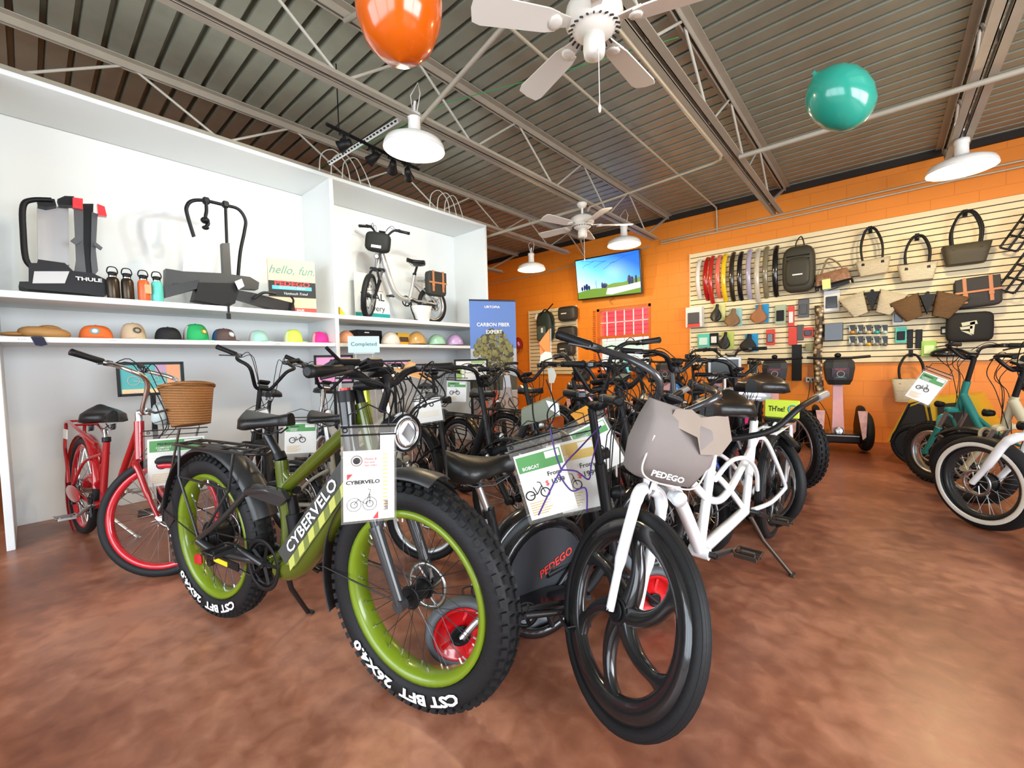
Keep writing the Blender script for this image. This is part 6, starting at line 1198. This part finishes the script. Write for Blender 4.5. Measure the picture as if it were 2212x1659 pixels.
# yellow and black child trailer under the lower basket
p=W(1945,985,y=6.2); o=thing('child_trailer','yellow and black folded bicycle trailer with a basket on top, beside the balancing scooter','trailer',(p.x+.28,6.25,0),R(-12))
yl=K('trailer_yellow',(.72,.42,.01),.5)
mb=MB(); mb.prism([(-.34,-.3,.22),(-.16,-.3,.68),(.30,-.3,.74),(.48,-.3,.30),(.30,-.3,.18)],(0,.55,0)); mb.build('trailer_body',yl,o)
mb=MB(); mb.prism([(-.30,-.315,.24),(-.16,-.315,.60),(-.06,-.315,.66),(.0,-.315,.30),(-.08,-.315,.22)],(0,.02,0)); mb.prism([(.04,-.315,.64),(.26,-.315,.68),(.38,-.315,.34),(.06,-.315,.30)],(0,.02,0)); mb.build('mesh_window',K('mesh_black',(.02,.015,.012),.7),o)
mb=MB(); mb.tube([(-.3,-.33,.22),(-.16,-.33,.63),(-.03,-.33,.69),(.03,-.33,.3),(-.07,-.33,.21)],.012,6,closed=True); mb.build('trailer_frame',black,o)
for s in (-.36,.30): mb=MB(); mb.ring((-.1,s,.22),(.3,1,0),.19,.028,.025,32,8); mb.cyl((-.1,s,.22),(-.1,s+.02,.22),.16,20); mb.build('trailer_wheel',rub,o)
# dark helmet lying by the green package
p=W(2048,765,y=7.16); o=thing('helmet','black helmet hanging above the handlebars at the right','helmet',p); mb=MB(); mb.ell((0,0,0),(.16,.11,.08),n=20,zmin=-.4); mb.build('helmet_shell',blackg,o); mb=MB(); mb.tube(spl([(-.1,0,-.02),(0,-.05,-.13),(.1,0,-.02)],5),.005,5); mb.build('chin_strap',black,o)
# wall cord under the slatwall
p=W(1752,820,y=7.27); mb=MB(); mb.box((0,0,0),(.12,.03,.07)); mb.box((-.03,-.016,0),(.02,.004,.03),1); mb.box((.02,-.016,0),(.02,.004,.03),1); o=mb.build('wall_outlet',[K('outlet_grey',(.5,.48,.42),.5),black]); o.location=p; tag(o,'twin wall outlet on the orange wall beside the balancing scooter','outlet')
for k,(dx,lb) in enumerate(((-.02,'black power cord dropping straight from the twin outlet'),(.05,'black power cord swinging right from the twin outlet'))):
    mb=MB(); mb.tube(spl([p+V((dx*.5,-.02,0)),p+V((dx,-.04,-.2)),p+V((dx*4,-.05,-.5)),p+V((dx*5,-.06,-.9))],6),.004,5); tag(mb.build('power_cord',black),lb,'cord')
# odds and ends inside the crowd
fb=[c for c in COL.objects if c.get('label','').startswith('black knobby-tyred')][0]; bpy.context.view_layer.update()
mi_=fb.matrix_world.inverted(); mb=MB(mi_@M.Translation(W(1612,852,d=3.5))@M.Rotation(R(35),4,'Z')); mb.ell((0,0,0),(.20,.055,.055),(0,.12,0),n=20,e=.8); mb.box((.03,-.056,-.03),(.12,.003,.012),1); mb.tube([(0,0,0),(-.02,0,-.25)],.014,8,0); mb.build('tank_cover',[K('tank_silver',(.42,.45,.48),.25,.3,coat=.6),white],fb)
p=W(1458,848,d=3.3); o=thing('water_bottle','blue water bottle in a cage among the black handlebars','bottle',(p.x,p.y,p.z-.1)); mb=MB(); mb.lathe([(0,0),(.034,0),(.036,.14),(.02,.17),(.02,.19),(0,.19)],(0,0,0),n=18); mb.build('bottle_body',K('bottle_blue',(.02,.20,.55),.2,coat=.5),o); mb=MB(); mb.tube([(.03,0,.0),(.045,0,.06),(.04,.02,.16)],.004,5); mb.tube([(-.03,0,.0),(-.045,0,.06),(-.04,.02,.16)],.004,5); mb.build('bottle_cage',black,o)
p=W(1165,888,d=2.45); o=thing('cargo_cover','grey-green folded cover with a white corner, above the price pouches','cover',p,math.atan2(-p.y,-p.x)+PI/2,None,ry=R(-12)); mb=MB(); mb.prism([(-.12,-.02,-.06),(-.10,-.02,.03),(.07,-.02,.06),(.12,-.02,.02),(.11,-.02,-.05)],(0,.12,0)); mb.build('cover_body',K('cover_sage',(.20,.22,.16),.6),o); mb=MB(); mb.prism([(.05,-.025,.055),(.115,-.025,.02),(.11,-.025,-.05),(.06,-.025,.0)],(0,.004,0)); mb.build('white_corner',white,o)
p=W(1158,655,y=7.2)
for px,py,dd,lb in ((1118,745,5.2,'dark red helmet hanging between the blue banner and the small slatwall'),): 
    p=W(px,py,y=7.15); o=thing('helmet',lb,'helmet',p); mb=MB(); mb.ell((0,0,0),(.13,.12,.17),n=18,zmin=-.5); mb.build('helmet_shell',K('helmet_maroon',(.25,.01,.015),.25,coat=.6),o); mb=MB(); mb.tube(spl([(-.09,0,-.06),(0,-.05,-.2),(.09,0,-.06)],5),.006,5); mb.build('chin_strap',black,o)
